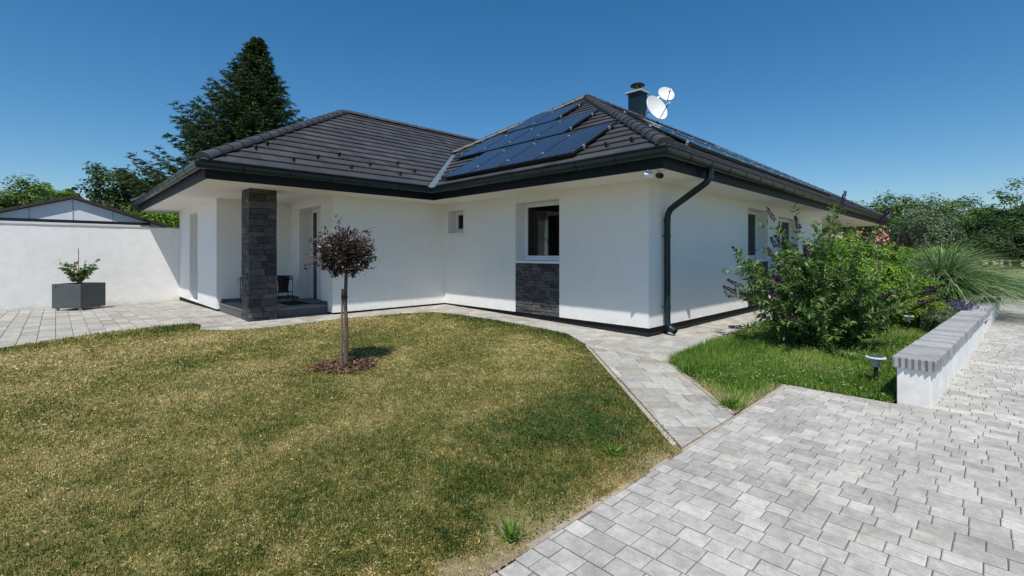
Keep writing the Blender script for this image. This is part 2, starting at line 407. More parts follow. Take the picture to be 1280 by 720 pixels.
def lawn_bare(x, y):
    e = np.clip((1.85 - y + .5*(fbm(x, y, 2.5, 5)-.5)*2)/.16, 0, 1)*.93
    p = np.clip((fbm(x, y, 2.2, 21)-.66)*6, 0, .75)*(y < 4)
    ring = np.clip((.36-np.hypot(x-2.65, y-5.76))*20, 0, 1)
    return np.maximum(np.maximum(e, p), ring)
grass('lawn_grass', LAWN, 1500000, 1.7, 16, math.radians(20), math.radians(125), lawn_h, lambda x, y: dryness(x, y)*.92, M['grass'], .0050, .00140, 1.2,
      'short mown grass of the lawn, partly scorched to straw', 'grass', lawn_bare, .27, .22, .05)
def gd_h(x, y): return .05 + .06*fbm(x, y, 1.6, 41) + .05*((x < 8) & (y > 2.4))
def gd_bare(x, y): return np.maximum(np.clip((fbm(x, y, 1.5, 51)-.60)*7, 0, .9)*(x < 7.5), .95*np.clip(1.25-np.abs((y-1.72)-(x-4.6))/(.18+.5*fbm(x, y, 2.4, 13)), 0, 1)*(x < 5.6) + .9*np.clip(1.2-(y-1.7)/(.10+.5*fbm(x, y, 2, 9)), 0, 1)*(x < 6.1)*(fbm(x, y, 4, 19) > .42))
grass('garden_grass', GARDEN, 700000, 4.3, 20, math.radians(-1), math.radians(34), gd_h, lambda x, y: .45 + .7*(fbm(x, y, 1.2, 61)-.5) + .3*(x < 5.4), M['rich_grass'], .0065, .0013, .9,
      'lush longer green grass around the purple flowered bush', 'grass', gd_bare, .30, .2)
# clover leaves and small weeds in the darker green corner by the drive
n = 9000; x = rng.normal(3.3, .9, n); y = rng.normal(2.55, .45, n); k = inpoly(x, y, LAWN) & (fbm(x, y, 1.8, 91) > .47); x = x[k]; y = y[k]; n = len(x)
P = np.stack([x, y, gza(y) + rng.uniform(.015, .05, n)], 1); a = rng.uniform(0, 2*math.pi, n)
V = leafquads(P, np.stack([np.cos(a), np.sin(a), rng.uniform(-.2, .3, n)], 1), np.stack([rng.normal(0, .3, n), rng.normal(0, .3, n), np.ones(n)], 1), rng.uniform(.012, .022, n), rng.uniform(.010, .018, n))
M['clover'] = mat('clover_leaf', None, .5, .3, transl=.3, tint=[(.025, .07, .012), (.06, .14, .03)])
tag(link('clover', fast_mesh('clover', V, 4, rng.random(n)), M['clover']), 'dark green clover patches spreading in the lawn beside the driveway', 'clover', kind='stuff')
n = 9000; x = rng.uniform(4.8, 12, n); y = rng.uniform(.7, 3.3, n); k = inpoly(x, y, GARDEN) & (fbm(x, y, 1.4, 95) > .45); x = x[k]; y = y[k]; n = len(x)
P = np.stack([x, y, gza(y) + rng.uniform(.02, .09, n)], 1); a = rng.uniform(0, 2*math.pi, n)
V = leafquads(P, np.stack([np.cos(a), np.sin(a), rng.uniform(-.3, .5, n)], 1), np.stack([rng.normal(0, .4, n), rng.normal(0, .4, n), np.ones(n)], 1), rng.uniform(.02, .045, n), rng.uniform(.014, .028, n))
M['broad'] = mat('broadleaf_weed', None, .5, .3, transl=.3, tint=[(.05, .11, .025), (.12, .22, .05), (.26, .34, .16)])
tag(link('ground_cover', fast_mesh('ground_cover', V, 4, rng.random(n)), M['broad']), 'pale green broadleaf weeds mixed into the lush grass by the house path', 'weeds', kind='stuff')
# pebbles and crumbs on the bare soil edge
mb = MB(); 
for i in range(900):
    x = random.uniform(1.2, 3.5) if i < 700 else random.uniform(4.5, 6.0)
    y = 1.66 + abs(random.gauss(-.05, .11)) + (0 if i < 700 else max(0, x-4.75)*random.random()*.9)
    s = random.uniform(.003, .011); z = gz(y) - .01
    mb.lathe((x, y, z), [(0, -s*.3), (s, 0), (s*.8, s*.7), (0, s)], 5, (random.gauss(0,.3), random.gauss(0,.3), 1))
M['pebble'] = mat('pebbles', (.24, .20, .155), .9, .2, noise=(30, .4))
tag(mb.build('soil_pebbles', M['pebble']), 'pale pebbles and crumbs on the bare soil along the driveway edge', 'pebbles', kind='stuff')

# ------------------------------------------------------------------ paving
def paving(root, poly, ox, oy, ang, rowh, lens, gap, th, m_one, m_field, nmax, piece, jitter=.0017, seed=1, lim=None, chamf=.005):
    """rows run along local v; local frame rotated by ang about (ox, oy)"""
    R = random.Random(seed); ca, sa = math.cos(ang), math.sin(ang)
    tow = lambda u, v: (ox + u*ca - v*sa, oy + u*sa + v*ca)
    tol = lambda x, y: ((x-ox)*ca + (y-oy)*sa, -(x-ox)*sa + (y-oy)*ca)
    L = [tol(*p) for p in poly]; us = [p[0] for p in L]; vs = [p[1] for p in L]
    P = []; shared = {}
    u = math.floor(min(us)/rowh)*rowh
    while u < max(us):
        v = min(vs) - R.random()*.2
        while v < max(vs):
            l = R.choice(lens); gs = gap*.55; rect = [(u+gap/2, v+gs/2), (u+rowh-gap/2, v+gs/2), (u+rowh-gap/2, v+l-gs/2), (u+gap/2, v+l-gs/2)]
            ins = inpoly(np.array([q[0] for q in rect]), np.array([q[1] for q in rect]), L)
            if ins.all(): P.append((rect, l))
            elif ins.any() or True:
                c = clip(L, rect)
                if len(c) >= 3 and abs(area(c)) > .0012: P.append((c, None))
            v += l
        u += rowh
    ws = []
    for c, l in P:
        m = np.mean([tow(*q) for q in c], axis=0); f = m@FW; r = m@RT
        vis = f > .5 and abs(r) < f*1.12 and (1.5 - 0)/max(f, .1) < 403/585.*1.06
        ws.append((-(1/f**2) if vis else 0, m))
    order = sorted(range(len(P)), key=lambda i: ws[i][0])
    field = MB(); cnt = 0
    for i in order:
        c, l = P[i]; m = ws[i][1]; dz = R.uniform(-jitter, jitter)
        if cnt < nmax and ws[i][0] < 0 and abs(area(c)) > .004:
            cnt += 1
            if l is not None:
                if l not in shared:
                    q = MB().prism([(-rowh/2+gap/2, -l/2+gs/2), (rowh/2-gap/2, -l/2+gs/2), (rowh/2-gap/2, l/2-gs/2), (-rowh/2+gap/2, l/2-gs/2)], -th, 0, chamf, chamf*.7)
                    shared[l] = q.mesh(piece)
                me = shared[l]; o = link(piece, me, m_one, root, (m[0], m[1], gz(m[1])+dz)); o.rotation_euler.z = ang
            else:
                W_ = [tow(*q) for q in c]; q = MB().prism([(p[0]-m[0], p[1]-m[1]) for p in W_], -th, 0, chamf, chamf*.7)
                o = link(piece, q.mesh(piece), m_one, root, (m[0], m[1], gz(m[1])+dz))
            sl = (gz(m[1]+.1)-gz(m[1]-.1))/.2
            o.rotation_euler = (Matrix.Rotation(math.atan(sl), 3, 'X') @ Matrix.Rotation(ang if l is not None else 0, 3, 'Z')).to_euler()
        else:
            W_ = [tow(*q) for q in c]; k0 = len(field.v)
            field.prism(W_, -th, dz, chamf, chamf*.7, rnd=R.random())
            for t in range(k0, len(field.v)):
                x_, y_, z_ = field.v[t]; field.v[t] = (x_, y_, z_ + gz(y_))
    if field.v: field.build(piece + '_field', m_field, root, kind='stuff')
drive = sheet('driveway', DRIVE, -.009, M['joint'], .5)
paving(drive, DRIVE, 0, 1.66, 0, .126, [.12, .15, .165, .165, .20], .0085, .03, M['paver'], M['paver_s'], 300, 'paving_stone', seed=3)
dp = sheet('garden_path', DPATH, -.014, M['joint'], .3)
paving(dp, DPATH, 3.52, 1.70, math.radians(-44)+math.pi/2, .222, [.2, .27, .27, .36], .007, .03, M['path'], M['path_s'], 150, 'paving_stone', seed=8)
hp = sheet('house_path', HPATH, -.012, M['joint'], .3)
paving(hp, HPATH, 0, 17.2, 0, .212, [.14, .21, .21, .28], .007, .03, M['patio'], M['path_s'], 300, 'paving_stone', seed=5)
# edging strips (children of the paths they hold)
def edging(root, pts, w, h, piece, step=1.0, m='edging', side=1):
    for a, b in zip(pts[:-1], pts[1:]):
        a = np.array(a, float); b = np.array(b, float); l = np.linalg.norm(b-a); n_ = max(1, round(l/step)); t = (b-a)/l; nn = np.array([-t[1], t[0]])*side
        for i in range(n_):
            p = a + t*(l*i/n_+.003); q = a + t*(l*(i+1)/n_-.003); mb = MB(); P = []
            for z in (-.06, h-.004, h):
                ins = .004 if z == h else 0
                for c in (p + nn*ins, q + nn*ins, q + nn*(w-ins), p + nn*(w-ins)): P.append((c[0], c[1], gz(c[1])+z))
            mb.poly(P, [(0,1,5,4),(1,2,6,5),(2,3,7,6),(3,0,4,7),(4,5,9,8),(5,6,10,9),(6,7,11,10),(7,4,8,11),(8,9,10,11)])
            o = mb.build(piece, M[m], root, loc=(p[0], p[1], gz(p[1])))
edging(dp, [(3.50,1.72),(6.0,4.44)], .05, .018, 'edging_stone', 1.0, side=1)
edging(dp, [(4.60,1.74),(6.03,3.13)], .04, .006, 'edging_stone', 1.0, side=-1)
edging(drive, [(1.75,1.6645),(2.75,1.6645)], .035, .0, 'edging_stone', .5); edging(drive, [(2.98,1.6645),(3.25,1.6645)], .03, -.002, 'edging_stone', .3)
edging(drive, [(3.46,1.662),(4.7,1.662)], .035, -.008, 'edging_stone', .7)
edging(drive, [(4.7,1.662),(6.08,1.662)], .035, -.002, 'edging_stone', .7)

# ------------------------------------------------------------------ house
house = empty('bungalow', (7.4, 10.1, 0), 'white single storey house with dark tiled hip roof, anthracite gutters and stone clad pillar', 'house')
HT = 2.62; TH = .38
def wall(axis, c, t, a0, a1, ops=(), z0=0., z1=HT, m='plaster', name='wall'):
    """axis 'X': plane X=c..c+t running in Y a0..a1; ops = (b0, b1, zlo, zhi)"""
    mb = MB()
    def bx(p0, p1, q0, q1):
        if p1-p0 < 1e-4 or q1-q0 < 1e-4: return
        if axis == 'X': mb.box(c, c+t, p0, p1, q0, q1)
        else: mb.box(p0, p1, c, c+t, q0, q1)
    cur = a0
    for b0, b1, lo, hi in sorted(ops):
        bx(cur, b0, z0, z1); bx(b0, b1, z0, lo); bx(b0, b1, hi, z1); cur = b1
    bx(cur, a1, z0, z1)
    return mb.build(name, M[m], house)
W2X, W3Y, W1Y, PX, BY, LX, NY = 7.40, 4.18, 10.15, 4.375, 12.70, 2.70, 17.30
wall('X', W2X, TH, W3Y, W1Y, [(6.20, 7.48, 0, 2.44), (9.36, 10.0, 1.84, 2.42)])
wall('Y', W3Y, TH, W2X+TH, 19.3, [(12.16, 13.63, 0, 2.44), (14.5, 16.4, 0, 2.35)])
wall('Y', W1Y, TH, PX, W2X+TH)
wall('X', PX, TH, W1Y+TH, BY, [(10.80, 12.14, 0.02, 2.42)])
wall('Y', BY, TH, LX, PX+TH)
wall('X', LX, TH, BY+TH, NY-TH, [(14.74, 15.79, .02, 2.42)])
wall('Y', NY-TH, TH, LX, 13.0)
wall('X', 19.3-TH, TH, W3Y+TH, 7.6)
wall('Y', 7.6, TH, 19.3-TH, 26.6, [(21, 24, 0, 2.3)])
wall('X', 26.6-TH, TH, 7.6+TH, 14.0)
wall('Y', 14.0-TH, TH, 13.0, 26.6-TH)
wall('X', 13.0, .1, 14.0, NY)
# dark recessed plinth
mb = MB(); q = .035
def pl(x0, x1, y0, y1): mb.box(x0, x1, y0, y1, -.35, .004)
pl(W2X+q, 19.3-q, W3Y+q, W1Y+.3); pl(PX+q, W2X+.2, W1Y+q, W1Y+.35); pl(LX+q, PX+.3, BY+q, NY-q); pl(19.0, 26.5, 7.64, 13.9); pl(PX+q, PX+.3, W1Y+.3, BY+.1)
mb.build('plinth', M['plinth'], house)
# inside floor/back screens keep the rooms dark and solid
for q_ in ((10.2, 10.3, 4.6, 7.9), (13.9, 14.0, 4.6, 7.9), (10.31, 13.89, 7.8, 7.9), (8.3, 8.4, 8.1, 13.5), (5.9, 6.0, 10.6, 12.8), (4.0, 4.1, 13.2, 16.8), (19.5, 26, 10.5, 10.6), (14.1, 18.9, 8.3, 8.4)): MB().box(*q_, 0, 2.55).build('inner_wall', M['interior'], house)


# soffit sheets
mb = MB(); mb.box(6.55, 27.36, 3.47, 14.64, 2.60, 2.66); mb.box(1.86, 6.55, 9.45, 18.48, 2.60, 2.66)
mb.box(6.55, 13.0, 14.64, 18.48, 2.60, 2.66)
mb.build('soffit', M['soffit'], house)

def sweep(path, prof, closed_prof=True):
    """sweep (offset outward, z) profile along plan polyline, mitred; outward = right of travel"""
    mb = MB(); path = [np.array(p, float) for p in path]; n = len(path); k = len(prof)
    for i, p in enumerate(path):
        if i > 0: t0 = (p-path[i-1])/np.linalg.norm(p-path[i-1])
        if i < n-1: t1 = (path[i+1]-p)/np.linalg.norm(path[i+1]-p)
        if i == 0: t0 = t1
        if i == n-1: t1 = t0
        n0 = np.array([t0[1], -t0[0]]); n1 = np.array([t1[1], -t1[0]]); b = n0+n1; b = b/(b@n0)
        for o, z in prof: q_ = p + b*o; mb.v.append((q_[0], q_[1], z))
    for i in range(n-1):
        for j in range(k if closed_prof else k-1):
            j2 = (j+1) % k; mb.f.append((i*k+j, (i+1)*k+j, (i+1)*k+j2, i*k+j2))
    mb.f.append(tuple(range(k))); mb.f.append(tuple((n-1)*k+j for j in range(k))[::-1])
    return mb
EAVE = [(1.83, 18.51), (1.83, 9.40), (6.52, 9.40), (6.52, 3.44), (27.39, 3.44), (27.39, 14.67)]   # outward = right? travel south along X=1.83 -> right is -X
sweep(EAVE, [(-.03, 2.593), (0, 2.593), (0, 2.78), (-.03, 2.78)]).build('fascia', M['fascia'], house)
sweep(EAVE, [(.004, 2.72), (.022, 2.72), (.022, 2.82), (.004, 2.82)]).build('eave_board', M['anthracite'], house)
gp = []
for i in range(13): a = math.pi + math.pi*i/12; gp.append((.105+.082*math.cos(a), 2.835+.082*math.sin(a)*1.25))
gp += [(.190, 2.845), (.180, 2.845)]
for i in range(12, -1, -1): a = math.pi + math.pi*i/12; gp.append((.105+.074*math.cos(a), 2.835+.074*math.sin(a)*1.22))
sweep(EAVE, gp).build('gutter', M['anthracite'], house, smooth=True)
# joint bands on the gutter
bandp = [(.105+.0865*math.cos(math.pi+math.pi*i/12), 2.836+.0865*math.sin(math.pi+math.pi*i/12)*1.24) for i in range(13)] + [(.105+.080*math.cos(math.pi+math.pi*i/12), 2.836+.080*math.sin(math.pi+math.pi*i/12)*1.24) for i in range(12, -1, -1)]
for a, b in zip(EAVE[:-1], EAVE[1:]):
    a = np.array(a); b = np.array(b); l = np.linalg.norm(b-a); t = (b-a)/l; m = .55
    while m < l-.3:
        p = a+t*m; sweep([p-t*.016, p+t*.016], bandp).build('gutter_bracket', M['fascia'], house, smooth=True); m += .78
# downpipe
dpx, dpy = 7.90, 4.09
pipe = MB().tube([(7.93, 3.335, 2.78), (7.93, 3.335, 2.66), (7.925, 3.345, 2.58), (7.92, 3.40, 2.51), (7.91, 3.47, 2.46), (7.905, 3.95, 2.16), (7.90, 4.03, 2.10), (7.90, 4.075, 2.02), (7.90, dpy, 1.92), (7.90, dpy, .12), (7.90, dpy-.005, .05), (7.90, dpy-.03, -.01), (7.90, dpy-.07, -.045), (7.895, dpy-.16, -.085)],
    [.056]*13+[.058], 16, cap=False).build('downpipe', M['anthracite'], house, smooth=True)
for z in (1.62, .34):
    MB().lathe((dpx, dpy, z), [(.056, -.014), (.064, -.014), (.064, .014), (.056, .014)], 16).tube([(dpx-.02, dpy, z), (dpx-.02, W3Y+.02, z)], .008, 6).tube([(dpx-.064, dpy, z), (dpx-.10, dpy, z)], .007, 6).build('pipe_clamp', M['anthracite'], pipe, smooth=True)
for z, c in ((2.60, (7.928, 3.338)), (1.90, (7.90, dpy))): MB().lathe((c[0], c[1], z), [(.057, -.03), (.062, -.03), (.062, .03), (.057, .03)], 16).build('pipe_collar', M['anthracite'], pipe, smooth=True)

# ------------------------------------------------------------------ windows
def window(axis, c, a0, a1, z0, z1, depth, fw=.05, mull=None, sill=True, curtain=True, name='window', sill_out=.035):
    """in a wall whose outer face is at c; frame face sits depth behind"""
    def bx(mb, p0, p1, d0, d1, q0, q1):
        if axis == 'X': mb.box(c+d0, c+d1, p0, p1, q0, q1)
        else: mb.box(p0, p1, c+d0, c+d1, q0, q1)
    f = MB(); e = .003
    bx(f, a0+e, a0+fw, depth, depth+.07, z0+e, z1-e); bx(f, a1-fw, a1-e, depth, depth+.07, z0+e, z1-e)
    bx(f, a0+fw, a1-fw, depth, depth+.07, z0+e, z0+fw+.02); bx(f, a0+fw, a1-fw, depth, depth+.07, z1-fw, z1-e)
    if mull:
        for m_ in mull: bx(f, m_-.05, m_+.05, depth, depth+.07, z0+fw+.02, z1-fw)
    fr = f.build(name, M['white_pvc'], house, bevel=.006)
    s = MB(); s2 = .032; o1, o2 = a0+fw+e, a1-fw-e
    bx(s, o1, o1+s2, depth+.012, depth+.06, z0+fw+.023, z1-fw-e); bx(s, o2-s2, o2, depth+.012, depth+.06, z0+fw+.023, z1-fw-e)
    bx(s, o1+s2, o2-s2, depth+.012, depth+.06, z0+fw+.023, z0+fw+.060); bx(s, o1+s2, o2-s2, depth+.012, depth+.06, z1-fw-.038, z1-fw-e)
    s.build('frame', M['white_pvc'], fr)
    p = MB(); bx(p, o1+s2-.01, o2-s2+.01, depth+.03, depth+.036, z0+fw+.06, z1-fw-.04); p.build('pane', M['glass'], fr)
    if curtain:
        cm = MB(); w = (a1-a0)*.42; n_ = 36; k = 0
        for i in range(n_+1):
            t = i/n_; u = a1 - .05 - t*w if axis == 'X' else a0+.05+t*w; d = depth+.22+.03*math.sin(t*34)+.01*math.sin(t*91)
            for z in (z0+.02, z1-.05): cm.v.append((c+d, u, z) if axis == 'X' else (u, c+d, z))
            if i: cm.f.append((2*i-2, 2*i, 2*i+1, 2*i-1))
        cm.build('curtain', M['curtain'], fr, smooth=True)
    if sill:
        sm = MB(); bx(sm, a0-.02, a1+.02, -sill_out, 0, z0-.035, z0-.004); bx(sm, a0+e, a1-e, 0, depth, z0-.03, z0-.001); bx(sm, a0-.02, a1+.02, -sill_out-.002, -sill_out+.010, z0-.05, z0-.036)
        sm.build('sill', M['sill'], fr)
    return fr
window('X', W2X, 6.20, 7.48, 1.15, 2.44, .29)
window('X', W2X, 9.36, 10.0, 1.84, 2.42, .24, fw=.06, curtain=False)
window('Y', W3Y, 12.16, 13.63, 1.15, 2.44, .26)
window('Y', W3Y, 14.5, 16.4, .02, 2.35, .20, mull=[15.45], sill=False, name='patio_door')
window('X', LX, 14.74, 15.79, .02, 2.42, .29, sill=False, name='patio_door')
window('Y', 7.6, 21, 24, .02, 2.3, .2, mull=[22.5], sill=False, name='patio_door')
# entrance door in the porch side wall
d = MB(); X0 = PX+.30
d.box(X0, X0+.07, 10.803, 10.88, .16, 2.417); d.box(X0, X0+.07, 12.06, 12.137, .16, 2.417); d.box(X0, X0+.07, 10.88, 12.06, 2.34, 2.417)
d.box(X0, X0+.07, 11.74, 11.80, .16, 2.34)
door = d.build('entrance_door', M['white_pvc'], house, bevel=.005)
MB().box(X0+.015, X0+.06, 10.885, 11.735, .17, 2.335).build('door_leaf', M['white_pvc'], door, bevel=.006)
MB().box(X0+.002, X0+.012, 11.10, 11.24, .35, 2.2).build('pane', M['glass'], door)
MB().box(X0+.02, X0+.03, 11.805, 12.055, .17, 2.335).build('pane', M['glass'], door)
MB().tube([(X0-.03, 11.62, .8), (X0-.03, 11.62, 1.5)], .014, 8).tube([(X0-.03, 11.62, .9), (X0+.02, 11.62, .9)], .008, 6).tube([(X0-.03, 11.62, 1.4), (X0+.02, 11.62, 1.4)], .008, 6).build('handle', M['alu'], door, smooth=True)

# ------------------------------------------------------------------ ledger stone cladding
def stones(root, O, U, N, width, height, hr, lr, proud, seed, wrap=0.):
    """courses of stones on a vertical face: O lower-left, U along, N outward"""
    R = random.Random(seed); O = np.array(O, float); U = np.array(U, float); N = np.array(N, float); Z = np.array([0,0,1.])
    z = 0.; 
    while z < height-1e-3:
        h = min(R.uniform(*hr), height-z)
        if height-z-h < hr[0]*.6: h = height-z
        u = 0.
        while u < width-1e-3:
            l = min(R.uniform(*lr), width-u)
            if width-u-l < lr[0]*.5: l = width-u
            g_ = .002; dpt = R.uniform(*proud); mb = MB(); P = []
            j = lambda s: R.uniform(-s, s)
            for n0, ins in ((-.01, 0), (dpt-.006, 0), (dpt, .006)):
                for uu, zz in ((0,0),(1,0),(1,1),(0,1)):
                    pu = u+g_+ins+(l-2*g_-2*ins)*uu + j(.0015); pz = z+g_+ins+(h-2*g_-2*ins)*zz + j(.0015)
                    P.append(O + U*pu + Z*pz + N*(n0 + (j(.004) if n0 > 0 else 0)))
            mb.poly(P, [(0,1,5,4),(1,2,6,5),(2,3,7,6),(3,0,4,7),(4,5,9,8),(5,6,10,9),(6,7,11,10),(7,4,8,11),(8,9,10,11)])
            c = O + U*(u+l/2) + Z*(z+h/2)
            mb.build('stone', M['slate'], root, loc=c)
            u += l
        z += h
p0 = MB().box(2.755, 3.215, 10.255, 10.715, -.12, 2.61).build('pillar', M['backing'], house)
PXa, PXb, PYa, PYb = 2.745, 3.225, 10.245, 10.725
stones(p0, (PXa-.02, PYa, -.07), (1,0,0), (0,-1,0), PXb-PXa+.04, 2.668, (.085, .16), (.14, .40), (.010, .024), 1)
stones(p0, (PXa, PYb, -.07), (0,-1,0), (-1,0,0), PYb-PYa, 2.668, (.085, .16), (.14, .30), (.010, .024), 2)
stones(p0, (PXb, PYa, -.07), (0,1,0), (1,0,0), PYb-PYa, 2.668, (.12, .17), (.24, .48), (.010, .024), 3)
stones(p0, (PXb+.02, PYb, -.07), (-1,0,0), (0,1,0), PXb-PXa+.04, 2.668, (.12, .17), (.25, .5), (.010, .024), 4)
def panel(x0, x1, y0, y1, O, U, N, w, seed, hr=(.032, .06)):
    b = MB().box(x0, x1, y0, y1, -.0, 1.112).build('stone_panel', M['backing'], house)
    stones(b, O, U, N, w, 1.115, hr, (.10, .30), (.012, .034), seed)
panel(7.42, 7.75, 6.202, 7.478, (7.42, 7.478, -.002), (0,-1,0), (-1,0,0), 1.276, 5, (.05, .085))
panel(12.162, 13.628, 4.20, 4.53, (12.162, 4.20, -.002), (1,0,0), (0,-1,0), 1.466, 6, (.08, .12))
#panel(2.72, 3.05, 14.742, 15.788, (2.72, 15.788, -.002), (0,-1,0), (-1,0,0), 1.046, 7, (.08, .12))

# porch platform
MB().box(2.76, PX-.003, 10.42, BY-.003, -.20, .125).build('porch_step', M['step'], house, bevel=.004)
MB().box(2.74, PX-.004, 10.40, BY-.004, .126, .150).build('porch_floor', M['porch_top'], house, bevel=.004)
mb = MB(); mb.box(2.80, PX-.02, BY-.016, BY-.003, .15, .23); mb.box(PX-.016, PX-.003, 12.15, BY-.017, .15, .23); mb.box(PX-.016, PX-.003, 10.42, 10.79, .15, .23)
mb.build('skirting', M['skirting'], house)
MB().box(PX-.2, PX+.28, 10.81, 12.13, .15, .175).build('threshold', M['skirting'], house)

# ------------------------------------------------------------------ roof
SP = .595; C1 = math.sqrt(1+SP*SP); EZ = 2.880
MX0, MX1, MY0, MY1 = 6.45, 27.47, 3.35, 14.75; MH = (MY1-MY0)/2
WX0, WY0, WY1 = 1.75, 9.35, 18.59; WHf = (WY1-WY0)/2
A1 = (MX0+MH, MY0+MH); A2 = (MX1-MH, MY0+MH); B1 = (WX0+WHf, WY0+WHf)
vy = (MY1+WY0)/2                                     # wing front meets the main back slope here
VX = (A1[0]+A1[1]) - vy                              # top of the valley on the far hip
VT = (VX, vy)
slopes = []   # name, eave origin, u dir, inward dir, plan polygon
g_ = .15
slopes.append(('W', (MX0, MY1), (0,-1), (1,0), [(MX0, MY0), (MX0, WY0-g_), (VT[0]+g_, VT[1]-0.0), A1]))
slopes.append(('S', (MX0, MY0), (1,0), (0,1), [(MX0, MY0), (MX1, MY0), A2, A1]))
slopes.append(('E', (MX1, MY0), (0,1), (-1,0), [(MX1, MY0), (MX1, MY1), A2]))
slopes.append(('N', (MX1, MY1), (-1,0), (0,-1), [(MX1, MY1), (13, MY1), (13, vy), VT, A1, A2]))
slopes.append(('wS', (WX0, WY0), (1,0), (0,1), [(WX0, WY0), (MX0-g_, WY0), (VT[0]-.02, VT[1]+g_*.4), (13, vy), (13, B1[1]), B1]))
slopes.append(('wW', (WX0, WY1), (0,-1), (1,0), [(WX0, WY1), (WX0, WY0), B1]))
slopes.append(('wN', (13, WY1), (-1,0), (0,-1), [(13, WY1), (WX0, WY1), B1, (13, B1[1])]))
TW, TE = .30, .345
tile_me = None; cand = []
for nm, O, U, I, poly in slopes:
    O = np.array(O, float); U = np.array(U, float); I = np.array(I, float)
    z = lambda p: EZ + SP*((np.array(p)-O)@I)
    mb = MB(); n_ = len(poly)
    mb.poly([(p[0], p[1], z(p)) for p in poly] + [(p[0], p[1], z(p)-.05) for p in poly], [tuple(range(n_)), tuple(range(2*n_-1, n_-1, -1))] + [(i, (i+1) % n_, n_+(i+1) % n_, n_+i) for i in range(n_)])
    deck = mb.build('roof_slope', M['deck'], house)
    V3 = np.array([I[0], I[1], SP])/C1; U3 = np.array([U[0], U[1], 0.]); N3 = np.cross(U3, V3)
    if N3[2] < 0: N3 = -N3
    O3 = np.array([O[0], O[1], EZ])
    L = [((np.array(p)-O)@U, ((np.array(p)-O)@I)*C1) for p in poly]
    if area(L) < 0: L = L[::-1]
    vmax = max(q_[1] for q_ in L); umin = min(q_[0] for q_ in L); umax = max(q_[0] for q_ in L)
    ci = 0
    while ci*TE < vmax:
        u = umin - TW + (.5*TW if ci % 2 else 0)
        while u < umax+TW:
            r = [(u+.0015, ci*TE), (u+TW-.0015, ci*TE), (u+TW-.0015, ci*TE+TE), (u+.0015, ci*TE+TE)]
            ins = inpoly(np.array([a[0] for a in r]), np.array([a[1] for a in r]), L)
            c = r if ins.all() else clip(L, r)
            if len(c) >= 3 and abs(area(c)) > .002:
                m = np.mean(c, axis=0); w = O3 + U3*m[0] + V3*m[1]; vw = w - np.array([0,0,CAMZ]); dd = np.linalg.norm(vw); fc = -(vw/dd)@N3
                cand.append((fc/dd**2*abs(area(c)), nm, deck, c, ins.all(), ci*TE, u, O3, U3, V3, N3))
            u += TW
        ci += 1
def tile_prism(c, v0, O3, U3, V3, N3, rnd=None):
    n_ = len(c); P = []
    for h in (0, 1, 2):
        for a in c:
            t = (a[1]-v0)/TE; top = .050*(1-t)+.014*t; x_ = a[1]
            if h == 2 and t < .02: x_ += .012
            nh = (.001, top-.012*(t < .02), top)[h]
            P.append(O3 + U3*a[0] + V3*x_ + N3*nh)
    F = []
    for r in range(2): F += [(r*n_+i, r*n_+(i+1) % n_, (r+1)*n_+(i+1) % n_, (r+1)*n_+i) for i in range(n_)]
    F.append(tuple(2*n_+i for i in range(n_)))
    return MB().poly(P, F, rnd)
cand.sort(key=lambda q_: -q_[0])
E3 = np.eye(3); shared_tile = tile_prism([(.0015, 0), (TW-.0015, 0), (TW-.0015, TE), (.0015, TE)], 0, np.zeros(3), E3[0], E3[1], E3[2]).mesh('roof_tile')
fields = {}
for i, (sc, nm, deck, c, full, v0, u, O3, U3, V3, N3) in enumerate(cand):
    if i < 300 and sc > 0:
        if full:
            o = link('roof_tile', shared_tile, M['tile'], deck); w = O3 + U3*u + V3*v0
            o.matrix_local = Matrix.Translation(Vector(w) - wloc(deck)) @ Matrix((U3, V3, N3)).transposed().to_4x4()
        else: tile_prism(c, v0, O3, U3, V3, N3).build('roof_tile', M['tile'], deck)
    else:
        f = fields.setdefault(nm, (MB(), deck))[0]; t = tile_prism(c, v0, O3, U3, V3, N3, random.random()); f.poly(t.v, t.f); f.r += t.r
for nm, (f, deck) in fields.items(): f.build('roof_tile_field', M['tile_s'], deck, kind='stuff')
# ridge and hip caps: each cap a half shell, overlapping its lower neighbour
def cap_mesh(l=.42):
    mb = MB(); K = 8
    for t, r in ((0, .135), (.03, .138), (.06, .128), (l, .108)):
        for rr in (r, r-.02):
            for i in range(K+1):
                a = math.pi*i/K; mb.v.append((rr*1.05*math.cos(a), t, rr*.85*math.sin(a)-.03))
    row = 2*(K+1)
    for s in range(3):
        for i in range(K):
            a = s*row+i; b = a+row; mb.f.append((a, a+1, b+1, b)); a2 = s*row+K+1+i; b2 = a2+row; mb.f.append((a2, b2, b2+1, a2+1))
        a = s*row; mb.f.append((a, a+row, a+row+K+1, a+K+1)); a = s*row+K; mb.f.append((a, a+K+1, a+row+K+1, a+row))
    mb.f.append(tuple(range(K, -1, -1)))
    me = mb.mesh('ridge_tile'); me.polygons.foreach_set('use_smooth', [True]*len(me.polygons))
    try: me.set_sharp_from_angle(angle=math.radians(35))
    except Exception: pass
    return me
capme = cap_mesh()
def caps(p, q_, parent=house, step=.36, name='ridge_tile', lift=.055):
    p = np.array(p, float); q_ = np.array(q_, float); l = np.linalg.norm(q_-p); t = (q_-p)/l; n_ = int(l/step)
    ax = np.cross(t, [0,0,1.]); ax /= np.linalg.norm(ax); up = np.cross(ax, t)
    for i in range(n_):
        w = p + t*(l*i/n_) + up*(lift + .0)
        o = link(name, capme, M['tile'], parent); o.matrix_local = Matrix.Translation(Vector(w)-wloc(parent)) @ Matrix((ax, t, up)).transposed().to_4x4()
zr = EZ+SP*MH; zw = EZ+SP*WHf
